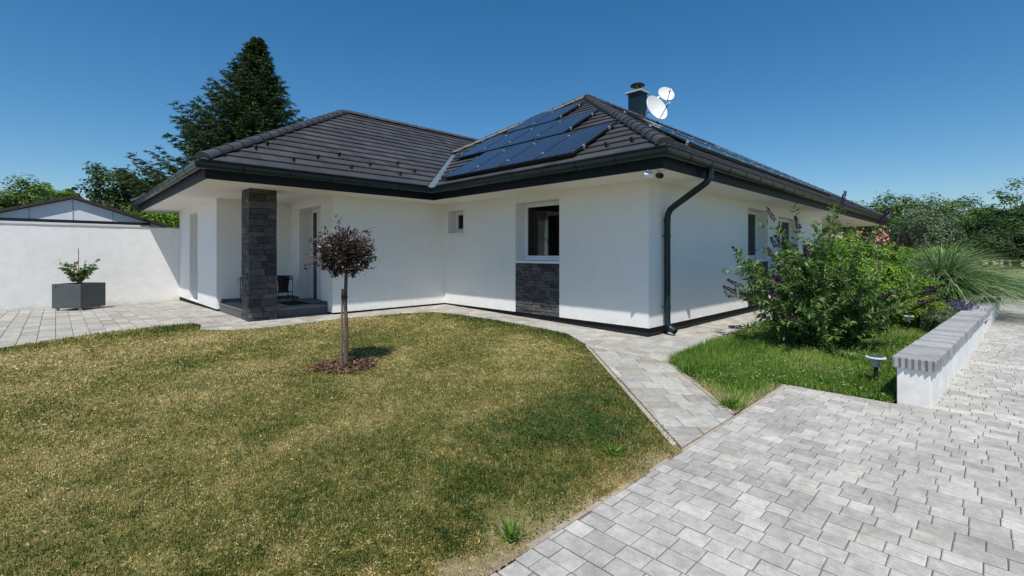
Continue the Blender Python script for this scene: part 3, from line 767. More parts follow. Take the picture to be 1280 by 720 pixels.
caps((MX0+.05, MY0+.05, EZ+.03), (*A1, zr)); caps((VT[0], VT[1], EZ+SP*(MY1-vy)), (*A1, zr)); caps((*A2, zr), (*A1, zr)); caps((MX1, MY0, EZ), (*A2, zr)); caps((MX1, MY1, EZ), (*A2, zr))
caps((WX0+.05, WY0+.05, EZ+.03), (*B1, zw)); caps((WX0, WY1, EZ), (*B1, zw)); caps((13.0, B1[1], zw), (*B1, zw))
# valley flashing
vb = np.array([MX0-.05, WY0-.05, EZ-.02]); vt = np.array([VT[0]+.1, VT[1]+.1, EZ+SP*(VT[0]+.1-MX0)])
t = (vt-vb)/np.linalg.norm(vt-vb); s_ = np.array([1,-1,0])/math.sqrt(2)
mb = MB(); w_ = .21
mb.poly([vb+s_*w_+(0,0,.075), vt+s_*w_+(0,0,.075), vt+(0,0,.012), vb+(0,0,.012), vb-s_*w_+(0,0,.075), vt-s_*w_+(0,0,.075)], [(0,1,2,3), (3,2,5,4)])
mb.build('valley_flashing', M['valley'], house)
# snow guards
def snow(nmO, U3, I3, u, v):
    O3 = np.array([nmO[0], nmO[1], EZ]); U3 = np.array([*U3, 0.]); V3 = np.array([I3[0], I3[1], SP])/C1; N3 = np.cross(U3, V3); N3 = N3 if N3[2] > 0 else -N3
    c = O3+U3*u+V3*v+N3*.04; mb = MB()
    mb.obox(c+N3*.012, U3, V3, N3, .014, .06, .006); mb.obox(c+V3*-.055+N3*.045, U3, V3, N3, .02, .006, .045); mb.obox(c+V3*-.035+N3*.05, U3, norm(V3+N3), N3, .008, .045, .006)
    mb.build('snow_guard', M['black'], house)
for i in range(7): snow((WX0, WY0), (1,0), (0,1), 1.05+.6*i, .50 if i % 2 else .86)
for i in range(3): snow((WX0, WY0), (1,0), (0,1), 1.35+1.5*i, 1.22)
for u in (.8, 1.3): snow((MX0, MY0), (0,1), (1,0), u, .50)
# chimney
cx, cy = 15.62, 9.28; ch = MB().box(cx-.25, cx+.25, cy-.25, cy+.25, 5.9, 7.28).build('chimney', M['anthracite'], house, bevel=.01)
for k_ in range(3): MB().box(cx-.252, cx-.25, cy-.13+.12*k_, cy-.125+.12*k_, 6.0, 7.27).build('seam', M['fascia'], ch)
MB().box(cx-.33, cx+.33, cy-.33, cy+.33, 7.281, 7.345).build('chimney_cap', M['cap'], ch, bevel=.008)
mb = MB().lathe((cx, cy, 7.34), [(.12, 0), (.12, .10), (.10, .12), (.10, .05)], 14)
for a in range(4): mb.tube([(cx+.12*math.cos(a*1.57+.4), cy+.12*math.sin(a*1.57+.4), 7.38), (cx+.17*math.cos(a*1.57+.4), cy+.17*math.sin(a*1.57+.4), 7.60)], .012, 5)
mb.build('flue', M['dish_metal'], ch, smooth=True)
MB().lathe((cx, cy, 7.58), [(.0, 0), (.26, .0), (.27, .03), (.2, .08), (0, .1)], 20).build('cowl', M['black'], ch, smooth=True)

# ------------------------------------------------------------------ solar panels
PWd, PLn = .99, 1.67
def solar(O, U, I, u, v, label, group, hgt=.09):
    O3 = np.array([O[0], O[1], EZ]); U3 = np.array([*U, 0.]); V3 = np.array([I[0], I[1], SP])/C1; N3 = np.cross(U3, V3)
    if N3[2] < 0: U3, O3, u = -U3, O3, -u-PWd; N3 = -N3
    base = O3 + U3*u + V3*v + N3*hgt
    r = empty('solar_panel', base, label, 'solar panel', group); r.matrix_world = Matrix.Translation(Vector(base)) @ Matrix((U3, V3, N3)).transposed().to_4x4()
    def part(mb, name, m):
        o = bpy.data.objects.new(name, mb.mesh(name)); COL.objects.link(o); o.data.materials.append(M[m]); o.parent = r
    w, l = PWd-.007, PLn-.02; f = MB(); e = .012
    f.box(0, w, 0, e, 0, .04); f.box(0, w, l-e, l, 0, .04); f.box(0, e, e, l-e, 0, .04); f.box(w-e, w, e, l-e, 0, .04); f.box(e, w-e, e, l-e, .004, .012)
    part(f, 'frame', 'black')
    part(MB().box(e, w-e, e, l-e, .026, .036), 'cell_sheet', 'solar')
    for y in (.35, l-.35):
        part(MB().box(-.012-.012, w+.02, y-.02, y+.02, -hgt+.045, -.003), 'rail', 'dish_metal')
        for x in (-.03, w+.002): part(MB().box(x, x+.028, y-.03, y+.03, .0, .048), 'clamp', 'alu')
g1 = 'solar panels on the roof slope facing the lawn'; g2 = 'solar panels on the long roof slope facing the driveway'
NTH = ['first', 'second', 'third', 'fourth', 'fifth', 'sixth', 'seventh', 'eighth', 'ninth', 'tenth', 'eleventh', 'twelfth']
for i in range(4): solar((MX0, MY0), (0,1), (1,0), 5.20-MY0+i*PWd, .22, 'dark blue solar panel in the lowest row, %s from the metal roof valley' % NTH[3-i], g1)
for i in range(4): solar((MX0, MY0), (0,1), (1,0), 6.70-MY0+i*PWd, 1.97, 'dark blue solar panel in the middle row, %s from the metal roof valley' % NTH[3-i], g1)
for i in range(2): solar((MX0, MY0), (0,1), (1,0), 8.25-MY0+i*PWd, 3.72, 'dark blue solar panel in the topmost row of two, %s from the roof peak' % NTH[i], g1)
for j in range(2):
    for i in range(12-2*j): solar((MX0, MY0), (1,0), (0,1), 2.6+1.6*j+i*PWd, .75+j*1.9, '%s solar panel from the downpipe corner in the %s row facing the driveway' % (NTH[i], ('lower', 'upper')[j]), g2)

# ------------------------------------------------------------------ dishes
def dish(c, nrm, r, arm, label, mount, lnb=True):
    nrm = norm(np.array(nrm, float)); c = np.array(c, float)
    o = empty('satellite_dish', mount, label, 'satellite dish')
    pr = [(r*t, .22*r*t*t) for t in (0, .25, .5, .75, .95)] + [(r, .22*r), (r*1.02, .22*r-.01), (r*.95, .18*r-.012), (r*.5, .03*r-.012), (0, -.012)]
    MB().lathe(c, pr, 32, nrm).build('reflector', M['dish'], o, smooth=True)
    side = np.cross(nrm, [0,0,1.]); side /= np.linalg.norm(side); upv = np.cross(side, nrm)
    lo = c - upv*r*.92 + nrm*.2*r; feed = c + nrm*r*1.25 - upv*r*.35
    MB().tube([lo, feed], .014, 6).build('feed_arm', M['black'], o, smooth=True)
    MB().lathe(feed - nrm*.05, [(0, -.06), (.035, -.06), (.03, 0), (.022, .07), (.03, .1), (0, .1)], 10, nrm).build('feed_horn', M['dish'], o, smooth=True)
    b = c - nrm*.03
    MB().obox(b - nrm*.03, side, upv, nrm, .05, .07, .03).tube([b, b - nrm*.12], .025, 8).tube([b - nrm*.12, np.array(mount) + (0,0,max(.0, b[2]-mount[2]))], .02, 8).tube([np.array(mount), np.array(mount)+(0,0,max(.05, b[2]-mount[2]+.05))], .022, 8).build('mast', M['dish_metal'], o, smooth=True)
R3 = np.array([*RT, 0]); F3 = np.array([*FW, 0])
p = at(819, 17.0); dish((p[0], p[1], 6.56), R3*.45 - F3*.8 + (0,0,.30), .48, 1, 'large white satellite dish mounted low on the chimney', (15.75, 9.0, 5.98))
p = at(832, 17.3); dish((p[0], p[1], 7.18), R3*.12 - F3*.9 + (0,0,.34), .30, 1, 'small white satellite dish mounted high beside the chimney cap', (15.9, 9.1, 6.55))

# soffit camera and floodlight
def on_soffit(px, py): d = 585*(2.60-CAMZ)/(317-py); return at(px, d)
p = on_soffit(824, 213); o = empty('security_camera', (p[0], p[1], 2.6), 'small black security camera hanging under the eaves at the house corner', 'camera')
MB().lathe((p[0], p[1], 2.6), [(.0, -.001), (.04, -.001), (.04, -.02), (.02, -.03), (.02, -.06), (0, -.06)], 14).build('bracket', M['dish'], o, smooth=True)
q_ = np.array([p[0], p[1], 2.52]); ax = norm(np.array([-.5, -.6, -.15])); MB().lathe(q_, [(0, -.06), (.04, -.06), (.045, -.02), (.045, .07), (.03, .07), (.028, .05), (0, .05)], 16, ax).build('housing', M['black'], o, smooth=True)
p = on_soffit(810, 212); o = empty('floodlight', (p[0], p[1], 2.6), 'small white floodlight under the eaves beside the security camera', 'floodlight')
MB().tube([(p[0], p[1], 2.6), (p[0], p[1], 2.55)], .018, 8).build('bracket', M['dish'], o, smooth=True)
MB().obox((p[0]-.03, p[1]-.02, 2.515), norm(np.array([1.,-1,0])), norm(np.array([-.6,-.6,-.6])), norm(np.array([-.4,-.4,.82])), .07, .05, .035).build('lamp_head', M['dish'], o, bevel=.008)

# ------------------------------------------------------------------ boundary wall and shed
bw = empty('boundary_wall', (-2, 17.3, -.12), 'long white rendered boundary wall behind the planter', 'wall')
MB().box(-14, LX-.002, 17.25, 17.50, -.3, 2.06).build('wall', M['fence_plaster'], bw)
mb = MB(); x = -14.
while x < LX-.1:
    l = random.uniform(.4, .7); h = random.uniform(.012, .034); mb = MB(); x1 = min(x+l, LX-.004); mb.box(x+.002, x1-.002, 17.235-random.random()*.006, 17.52, 2.06, 2.06+h); mb.build('mortar_capping', M['concrete'], bw); x += l
sh = empty('garden_shed', (.36, 20.5, -.1), 'white gabled outbuilding with brown roof edge behind the boundary wall', 'shed')
gx, gy, ga, gs = .36, 19.0, 3.0, .345
hw = 3.6
MB().poly([(gx-hw, gy, -.3), (gx+hw, gy, -.3), (gx+hw, gy, ga-.08-gs*hw), (gx, gy, ga-.08), (gx-hw, gy, ga-.08-gs*hw), (gx-hw, gy+5, -.3), (gx+hw, gy+5, -.3), (gx+hw, gy+5, ga-.08-gs*hw), (gx, gy+5, ga-.08), (gx-hw, gy+5, ga-.08-gs*hw)],
   [(0,1,2,3,4), (9,8,7,6,5), (0,5,6,1), (1,6,7,2), (4,9,5,0)]).build('wall', M['shedwall'], sh)
for s in (-1, 1):
    e = hw+.35; mb = MB()
    mb.poly([(gx, gy-.12, ga-.06), (gx+s*e, gy-.12, ga-.06-gs*e), (gx+s*e, gy+5.2, ga-.06-gs*e), (gx, gy+5.2, ga-.06), (gx, gy-.12, ga+.02), (gx+s*e, gy-.12, ga+.02-gs*e), (gx+s*e, gy+5.2, ga+.02-gs*e), (gx, gy+5.2, ga+.02)],
       [(0,1,2,3), (7,6,5,4), (0,4,5,1), (1,5,6,2), (2,6,7,3)]).build('roof', M['brown'], sh)
for k_ in range(-3, 4):
    x_ = gx+k_*.9; z_ = ga-.1-gs*abs(x_-gx); MB().box(x_-.012, x_+.012, gy-.012, gy-.001, 2.0, z_).build('panel_joint', M['concrete'], sh)
MB().box(gx-hw, 2.15, gy-.30, gy-.06, 2.20, 2.285).build('canopy_edge', M['black'], sh)
MB().box(gx-hw, 2.15, gy-.30, gy-.001, 2.13, 2.198).build('canopy_board', M['shedwall'], sh)

# ------------------------------------------------------------------ planter with citrus sapling
pc = np.array([.43, 16.12]); pz = gz(16.1); hs = .355
o = empty('planter', (pc[0], pc[1], pz), 'square dark grey metal planter on small wheels before the white boundary wall', 'planter')
def pbox(a, b, c, d_, z0, z1):   # in planter frame (R, F)
    P = []
    for z in (z0, z1):
        for u, v in ((a,c),(b,c),(b,d_),(a,d_)): w = pc + RT*u + FW*v; P.append((w[0], w[1], z))
    return P, [(0,3,2,1),(4,5,6,7),(0,1,5,4),(1,2,6,5),(2,3,7,6),(3,0,4,7)]
mb = MB(); z0, z1 = pz+.06, pz+.66; t_ = .03
for q_ in ((-hs, hs, -hs, -hs+t_), (-hs, hs, hs-t_, hs), (-hs, -hs+t_, -hs+t_, hs-t_), (hs-t_, hs, -hs+t_, hs-t_)): mb.poly(*pbox(*q_, z0, z1))
mb.build('box', M['planter'], o, bevel=.006)
MB().poly(*pbox(-hs+t_, hs-t_, -hs+t_, hs-t_, z1-.10, z1-.06)).build('soil', M['soil'], o)
for u in (-.28, .28):
    for v in (-.28, .28):
        w = pc + RT*u + FW*v; MB().lathe((w[0], w[1], pz+.03), [(0, -.02), (.033, -.02), (.036, 0), (.033, .02), (0, .02)], 12, (RT[0], RT[1], 0)).box(w[0]-.02, w[0]+.02, w[1]-.02, w[1]+.02, pz+.045, pz+.061).build('wheel', M['alu'], o, smooth=True)
MB().poly(*pbox(-.26, -.24, -hs-.006, -hs, z1-.10, z1-.03)).build('drain_slot', M['black'], o)
sp = empty('citrus_sapling', (pc[0], pc[1], z1-.06), 'leafy green sapling tied to a wooden cane in the grey planter', 'plant')
MB().tube([(pc[0]-.02, pc[1], z1-.08), (pc[0]-.02, pc[1], z1+.88)], .013, 6).build('cane', mat('cane_wood', (.42, .27, .17), .8), sp)
mb = MB(); Pl = []; Dl = []
for i in range(19):
    a = random.uniform(0, 6.28); h0 = random.uniform(.0, .3); L_ = random.uniform(.2, .42); pts = []
    for k_ in range(6):
        t = k_/5; pts.append((pc[0]+math.cos(a)*L_*t*.95, pc[1]+math.sin(a)*L_*t*.95, z1-.06+h0*t+.85*L_*t+.22*t*random.random()))
    mb.tube(pts, [.006, .006, .005, .004, .003, .002], 5)
    for k_ in range(22):
        t = random.uniform(.3, 1); j = min(int(t*5), 4); p = np.array(pts[j])*(1-(t*5-j)) + np.array(pts[j+1])*(t*5-j); Pl.append(p); Dl.append((random.gauss(0,1)+math.cos(a), random.gauss(0,1)+math.sin(a), random.gauss(.1,.5)))
mb.tube([(pc[0], pc[1], z1-.08), (pc[0], pc[1], z1+.3)], [.012, .006], 6).build('stem', M['bark'], sp)
Pl = np.array(Pl); Dl = np.array(Dl); n = len(Pl)
M['leaf_mid'] = mat('leaf_mid', None, .4, .4, transl=.25, tint=[(.03, .07, .012), (.07, .15, .025), (.15, .24, .05)])
V = leafquads(Pl, Dl, norm(rng.normal(0, .6, (n,3))+[0,0,1]), rng.uniform(.08, .13, n), rng.uniform(.045, .07, n))
o2 = link('leaves', fast_mesh('leaves', V - np.array(wloc(sp)), 4, rng.random(n)), M['leaf_mid'], sp)

# ------------------------------------------------------------------ globe tree
tx, ty = 2.65, 5.76; tz = gz(ty)
gt = empty('globe_tree', (tx, ty, tz-.02), 'small clipped ball tree with dark red leaves standing in the lawn', 'tree')
MB().tube([(tx, ty, tz-.05), (tx+.01, ty-.01, tz+.4), (tx-.005, ty, tz+.8), (tx+.006, ty, tz+1.15), (tx+.01, ty+.01, tz+1.4)], [.030, .025, .023, .022, .014], 8).build('trunk', M['grey_bark'], gt, smooth=True)
MB().tube([(tx-.045, ty+.03, tz-.05), (tx-.03, ty+.025, tz+.98)], .015, 7).build('stake', M['stake'], gt, smooth=True)
MB().lathe((tx-.012, ty+.01, tz+.88), [(.036, -.015), (.04, -.015), (.04, .015), (.036, .015)], 10).build('tie', M['black'], gt)
C = np.array([tx, ty, tz+1.47]); mb = MB(); P = []; D = []; T = []
for i in range(170):
    d_ = norm(rng.normal(0, 1, 3)*np.array([1, 1, .85])+[0,0,.16]); L_ = .365*rng.uniform(.62, 1.04)*(1.36 if rng.random() < .12 else 1)
    e = C + d_*L_*np.array([1.04, 1.04, .88]); s0 = C + np.array([0, 0, -.22]) + d_*.02; mid = (s0+e)/2 + rng.normal(0, .03, 3)
    if i < 70: mb.tube([s0, mid, e], [.007, .004, .0015], 4)
    for k_ in range(28):
        t = rng.uniform(.42, 1.0); q_ = s0*(1-t)+e*t + rng.normal(0, .026, 3); P.append(q_); D.append(norm(d_*.7 + rng.normal(0, .6, 3))); T.append(rng.uniform(0, .55) + (.45*rng.random() if t > .88 else 0))
mb.build('branches', M['grey_bark'], gt)
P = np.array(P); n = len(P); M['leaf_red'] = mat('leaf_red', None, .38, .45, transl=.2, tint=[(.018, .026, .014), (.040, .036, .024), (.105, .040, .038), (.30, .03, .05)])
link('crown', fast_mesh('crown', leafquads(P, np.array(D), norm(rng.normal(0, .8, (n,3))+[0,0,.8]), rng.uniform(.030, .062, n), rng.uniform(.016, .030, n)) - np.array(wloc(gt)), 4, T), M['leaf_red'], gt)
# bark mulch ring
n = 1700; r = .40*np.sqrt(rng.random(n))*(1+.25*(rng.random(n) < .12)); a = rng.uniform(0, 6.28, n); P = np.stack([tx+r*np.cos(a)*(1+.1*np.sin(3*a)), ty+r*np.sin(a), np.full(n, gz(ty))+.006+rng.uniform(0, .035, n)*(1.1-r/.45)], 1)
b_ = rng.uniform(0, 6.28, n); V = leafquads(P, np.stack([np.cos(b_), np.sin(b_), rng.normal(0, .25, n)], 1), norm(rng.normal(0, .4, (n,3))+[0,0,1]), rng.uniform(.025, .07, n), rng.uniform(.012, .03, n))
tag(link('bark_mulch', fast_mesh('bark_mulch', V, 4, rng.random(n)), M['mulch']), 'ring of reddish brown bark mulch around the foot of the ball tree', 'mulch', kind='stuff')

# ------------------------------------------------------------------ porch furniture
def plant_stand(x, y, label, w=.16, h=.62):
    z = .15; o = empty('plant_stand', (x, y, z), label, 'plant stand')
    mb = MB()
    for sx in (-1, 1):
        for sy in (-1, 1): mb.tube([(x+sx*w, y+sy*w, z), (x+sx*w, y+sy*w, z+h)], .009, 6)
    for zz in (z+h-.01, z+.22):
        for s in (-1, 1): mb.tube([(x-w, y+s*w, zz), (x+w, y+s*w, zz)], .008, 6).tube([(x+s*w, y-w, zz), (x+s*w, y+w, zz)], .008, 6)
    mb.tube([(x-w, y-w, z+.22), (x+w, y+w, z+.22)], .007, 5).tube([(x+w, y-w, z+.22), (x-w, y+w, z+.22)], .007, 5).build('frame', M['black'], o)
    MB().lathe((x, y, z+.228), [(0, 0), (.10, 0), (.135, .32), (.145, .34), (.125, .34), (.11, .28), (0, .28)], 18).build('pot', M['rust_pot'], o, smooth=True)
    n = 160; a = rng.uniform(0, 6.28, n); P = np.stack([x+rng.normal(0, .06, n), y+rng.normal(0, .06, n), z+.5+rng.uniform(0, .09, n)], 1)
    link('plant', fast_mesh('plant', leafquads(P, np.stack([np.cos(a), np.sin(a), rng.uniform(-.2, .6, n)], 1), norm(rng.normal(0, .5, (n,3))+[0,0,1]), rng.uniform(.06, .13, n), .03) - np.array(wloc(o)), 4, rng.random(n)*.4), M['leaf_red'], o)
plant_stand(3.98, 12.08, 'black wire stand with a dark pot beside the entrance door')
plant_stand(3.18, 11.98, 'black wire plant stand half hidden behind the stone clad pillar', .13, .62)
tag(MB().box(3.72, 4.32, 10.95, 11.75, .151, .166).build('doormat', M['rubber'], loc=(4.0, 11.3, .15), bevel=.004), 'black doormat on the raised porch before the entrance', 'doormat')

# ------------------------------------------------------------------ garden wall with coping
wa = np.array([6.14, .42]); wd = norm(np.array([11.96-6.115, .103-.42])); wn = np.array([-wd[1], wd[0]])
def gwall(a, L_, th, h, cop_w, cop_h, label, seed, cl=.17, top0=None):
    a = np.array(a); z0 = gz(a[1]); R = random.Random(seed)
    o = empty('garden_wall', (a[0], a[1], z0), label, 'wall')
    b = a + wd*L_; P = [a, b, b+wn*th, a+wn*th]
    MB().prism([tuple(p) for p in P], z0-.2, z0+h).build('wall', M['plaster'], o, bevel=.006)
    u = -.03; c0 = (cop_w-th)/2
    while u < L_:
        l = min(cl*R.uniform(.92, 1.06), L_+.03-u); dz = R.uniform(-.003, .003); mb = MB(); K = 14; top = []; 
        # split-face block: ragged front and end faces
        q = lambda uu, vv, z: (*(a + wd*uu + wn*vv), z)
        v0, v1 = -c0, th+c0; zt = z0+h+cop_h+dz; zb = z0+h+.001
        ring0 = []; ring1 = []
        def rag(): return R.uniform(-.008, .006)
        N_ = 5; pts = []
        first = u < 0
        for i in range(N_+1): pts.append((u+.0015+(l-.003)*i/N_, v0+rag()))
        M_ = 13
        for i in range(1, M_): pts.append((u+l-.0015, v0+(v1-v0)*i/M_))
        for i in range(N_, -1, -1): pts.append((u+.0015+(l-.003)*i/N_, v1+rag()))
        for i in range(M_-1, 0, -1): pts.append((u+.0015+((.012 if i % 2 else -.006)+R.uniform(-.004, .004) if first else 0), v0+(v1-v0)*i/M_))
        n_ = len(pts); cm = np.mean(pts, axis=0)
        PP = [q(x_, y_, zb) for x_, y_ in pts] + [q(x_, y_, zt-.008) for x_, y_ in pts] + [q(x_+(cm[0]-x_)*.05, y_+(cm[1]-y_)*.03, zt) for x_, y_ in pts]
        F = []
        for r in range(2): F += [(r*n_+i, r*n_+(i+1) % n_, (r+1)*n_+(i+1) % n_, (r+1)*n_+i) for i in range(n_)]
        F += [tuple(2*n_+i for i in range(n_)), tuple(range(n_-1, -1, -1))]
        w = a + wd*(u+l/2) + wn*th/2
        mb.poly(PP, F).build('coping_stone', M['coping'], o, loc=(w[0], w[1], z0+h)); u += l
    return o
gwall(wa, 5.85, .26, .365, .335, .105, 'low white garden wall with grey split stone coping ending beside the solar lamp', 1)
gwall(wa + wd*5.87 + wn*.04, 5.0, .22, .33, .27, .08, 'further stretch of low white wall beneath the overhanging ornamental grass', 2, .3)

# solar garden lamps
def garden_lamp(x, y, label):
    z = gz(y)-.01; o = empty('garden_lamp', (x, y, z), label, 'garden lamp')
    MB().tube([(x, y, z-.03), (x, y, z+.21)], .021, 10).build('post', M['black'], o, smooth=True)
    MB().lathe((x, y, z+.205), [(.018, 0), (.034, .005), (.045, .06), (.062, .10), (.0, .10)], 20).build('collar', M['lamp_white'], o, smooth=True)
    h = MB().lathe((x, y, z+.30), [(0, 0), (.085, 0), (.102, .012), (.10, .022), (.06, .030), (0, .030)], 24).build('head', M['lamp_white'], o, smooth=True)
    MB().lathe((x, y, z+.331), [(0, 0), (.075, -.003), (.075, .003), (0, .004)], 20).build('solar_cell', M['sun_cell'], h, smooth=True)
garden_lamp(6.87, .95, 'mushroom shaped solar lamp on a black post in the grass by the wall end')
garden_lamp(11.9, 1.15, 'solar path lamp half hidden among the shrubs beside the low white wall')

# ------------------------------------------------------------------ vegetation
GREEN = [(.022, .052, .010), (.055, .115, .018), (.105, .185, .03), (.17, .27, .05)]
def fol(name, cols, rough=.5, tr=.3, spec=.3): M[name] = mat(name, None, rough, spec, transl=tr, tint=cols); return M[name]
fol('fol_dark', [(.015, .038, .010), (.036, .080, .018), (.075, .135, .032)])
fol('fol_mid', GREEN)
fol('fol_bright', [(.055, .14, .012), (.14, .27, .02), (.27, .42, .04)])
fol('fol_yellow', [(.08, .14, .012), (.17, .24, .02), (.30, .34, .05)])
fol('fol_silver', [(.045, .075, .034), (.105, .155, .075), (.19, .25, .14)])
fol('fol_bud', [(.025, .07, .016), (.075, .16, .032), (.15, .26, .06), (.30, .40, .18)])
fol('fol_spruce', [(.012, .028, .012), (.030, .060, .022), (.08, .125, .042), (.17, .21, .07)], .55, .18)
fol('purple', [(.018, .005, .022), (.060, .014, .065), (.15, .045, .16)], .7, .15)
fol('pink', [(.55, .12, .14), (.75, .28, .28), (.85, .5, .48)], .6, .3)
fol('lavender', [(.10, .07, .18), (.17, .12, .27), (.22, .18, .30)], .7, .2)

def crown_pts(C, Rd, nc, nl, cs, seed, low=.0, dense=.55):
    """leaf positions grouped in clumps spread through an uneven ellipsoid"""
    r = np.random.default_rng(seed); C = np.array(C, float); Rd = np.array(Rd, float)
    d = norm(r.normal(0, 1, (nc, 3))); d[:, 2] = np.where(d[:, 2] < low, -d[:, 2]*.6, d[:, 2]); d = norm(d)
    lob = 1 + .22*np.sin(3*np.arctan2(d[:, 1], d[:, 0])+seed) + .16*np.sin(5*d[:, 2]+2.1*seed) + r.normal(0, .08, nc)
    cc = C + d*Rd*(dense + (1-dense)*r.random((nc, 1))**.6)*lob[:, None]
    cr = cs*r.uniform(.6, 1.35, nc)
    o = norm(r.normal(0, 1, (nc, nl, 3))); rad = r.random((nc, nl, 1))**.42
    P = cc[:, None] + o*rad*cr[:, None, None]*np.array([1, 1, .72])
    out = norm(o*.7 + d[:, None]*.6 + np.array([0, 0, .45]))
    t = np.clip(.38 + .16*r.normal(0, 1, (nc, 1)) + .22*r.normal(0, 1, (nc, nl)) + 0*rad[..., 0], 0, 1)
    return cc, P.reshape(-1, 3), out.reshape(-1, 3), t.reshape(-1), cr
def tree(name, x, y, z0, height, Rd, nc, nl, cs, leaf, m, label, cat='tree', seed=1, trunk=.16, group=None, bark='bark', low=-.35, zc=None, spread=.9):
    C = (x, y, z0 + (zc if zc else height-Rd[2]))
    o = empty(name, (x, y, z0), label, cat, group)
    cc, P, N, T, cr = crown_pts(C, Rd, nc, nl, cs, seed, low); r = np.random.default_rng(seed+99); n = len(P)
    mb = MB(); top = np.array(C) + (0, 0, Rd[2]*.35)
    mb.tube([(x, y, z0-.1), (x+.03*height*r.normal()*.3, y, z0+height*.25), tuple(top)], [trunk, trunk*.75, trunk*.25], 7)
    idx = r.permutation(len(cc))[:min(26, len(cc))]
    for i in idx:
        t = r.uniform(.15, .8); s = np.array([x, y, z0+height*.2])*(1-t) + top*t; e = cc[i]; mid = (s+e)/2 + (0, 0, .08*height*r.random())
        mb.tube([s, mid, e], [trunk*.34, trunk*.2, trunk*.05], 5)
    mb.build('trunk', M[bark], o, smooth=True)
    D = norm(np.cross(N, r.normal(0, 1, (n, 3))) + N*.2 - np.array([0, 0, .25])); V = leafquads(P, D, N + r.normal(0, .45, (n, 3)), leaf*r.uniform(.7, 1.3, n), leaf*spread*.62*r.uniform(.7, 1.2, n))
    link('crown', fast_mesh('crown', V - np.array((x, y, z0)), 4, T), M[m], o)
    return o
def shrub(name, x, y, Rd, nc, nl, cs, leaf, m, label, seed, zc=None, group=None, spread=.9, cat='shrub'):
    return tree(name, x, y, gz(y)-.02, Rd[2]*2, Rd, nc, nl, cs, leaf, m, label, cat, seed, .03, group, low=-.5, zc=zc or Rd[2]*.92, spread=spread)

# spruce behind the house
sx, sy = at(322, 27.0); SH = 13.7
so = empty('spruce_tree', (sx, sy, 0), 'tall dark spruce tree rising behind the roof of the entrance wing', 'tree')
MB().tube([(sx, sy, -.1), (sx, sy, SH*.5), (sx, sy, SH)], [.24, .14, .02], 8).build('trunk', M['bark'], so, smooth=True)
r = np.random.default_rng(5); P = []; D = []; N = []; T = []; mb = MB(); h = 1.4
while h < SH-.1:
    f = (SH-h)/SH; nb = 21 if h < 11.5 else 9
    for i in range(nb):
        a = r.uniform(0, 6.283); L_ = (.05 + 7.5*f**1.03)*r.uniform(.66, 1.0)*(1.12 if r.random() < .15 else 1)*(1-.17*(math.cos(a)*RT[0]+math.sin(a)*RT[1])); hh = h + r.uniform(-.08, .08)
        rise = .06 + .20*(1-f); n_ = max(4, int(L_/.42)); dirv = np.array([math.cos(a), math.sin(a), 0]); side = np.array([-math.sin(a), math.cos(a), 0]); pts = []
        for k_ in range(n_+1):
            t = k_/n_; pts.append(np.array([sx, sy, hh]) + dirv*L_*t + np.array([0, 0, rise*L_*t - .30*L_*t*(1-t)*1.6 + .12*L_*t*t]))
        mb.tube(pts, list(np.linspace(.035*L_/4+.008, .004, n_+1)), 4, cap=False)
        for k_ in range(1, n_+1):
            t = k_/n_; m_ = 2
            for s in (-1, 1):
                for q_ in range(m_):
                    bl = (.20 + .34*L_*.35*(1-t*.7))*r.uniform(.7, 1.2); bl = min(bl, .8, .10+.45*L_); st = pts[k_]*(1-q_*.5) + pts[k_-1]*q_*.5; bd = norm(dirv*r.uniform(.55, .95) + side*s*r.uniform(.5, .95) + np.array([0, 0, r.uniform(-.30, .04)]))
                    nn = max(4, int(bl/.034))
                    for w in range(nn):
                        u = (w+r.random())/nn
                        for _ in range(2):
                            P.append(st + bd*bl*u + r.normal(0, .02, 3)); D.append(norm(bd*1.0 + r.normal(0, .42, 3)*(1,1,.6))); N.append((r.normal(0,.7), r.normal(0,.7), 1)); T.append(.25 + .45*u*r.random() + .2*r.random())
    h += .40 if h < 11.5 else .22
mb.build('branches', M['bark'], so)
P = np.array(P); n = len(P)
link('crown', fast_mesh('crown', leafquads(P, np.array(D), np.array(N), r.uniform(.16, .28, n), r.uniform(.036, .06, n)) - np.array((sx, sy, 0)), 4, np.clip(T, 0, 1)), M['fol_spruce'], so)

# broadleaf trees left, beyond the boundary wall
def T_(px, d, top_y, wpx, name, m, label, seed, leaf=.16, nc=70, nl=130, cs=None, base=-.1, asp=.62, **k):
    x, y = at(px, d); h = CAMZ + (317-top_y)/585*d - base; rx = wpx/585*d/2
    return tree(name, x, y, base, h, (rx, rx, min(h*.46, rx*asp*1.5)), nc, nl, cs or rx*.30, leaf, m, label, seed=seed, **k)
T_(160, 26, 211, 74, 'broadleaf_tree', 'fol_dark', 'dark green tree showing between the shed roof and the spruce', 11, nc=48, nl=120, leaf=.2, cs=.62)
T_(22, 27, 228, 78, 'broadleaf_tree', 'fol_mid', 'round green tree behind the left slope of the shed roof', 12, nc=70)
T_(-28, 25, 236, 70, 'broadleaf_tree', 'fol_mid', 'green tree at the far end of the boundary wall', 13)
T_(62, 31, 238, 46, 'broadleaf_tree', 'fol_bright', 'bright green tree top peeping over the shed ridge', 14)
T_(205, 22.5, 252, 80, 'shrub_tree', 'fol_bright', 'bright yellow green bush between shed and house eaves', 15, leaf=.12)
T_(150, 29, 244, 70, 'shrub_tree', 'fol_bright', 'bright green bush directly below the dark tree crown', 16, leaf=.14)
T_(90, 34, 236, 16, 'conifer_tree', 'fol_dark', 'small dark conifer tip just above the shed ridge', 17, nc=30, asp=1.6)
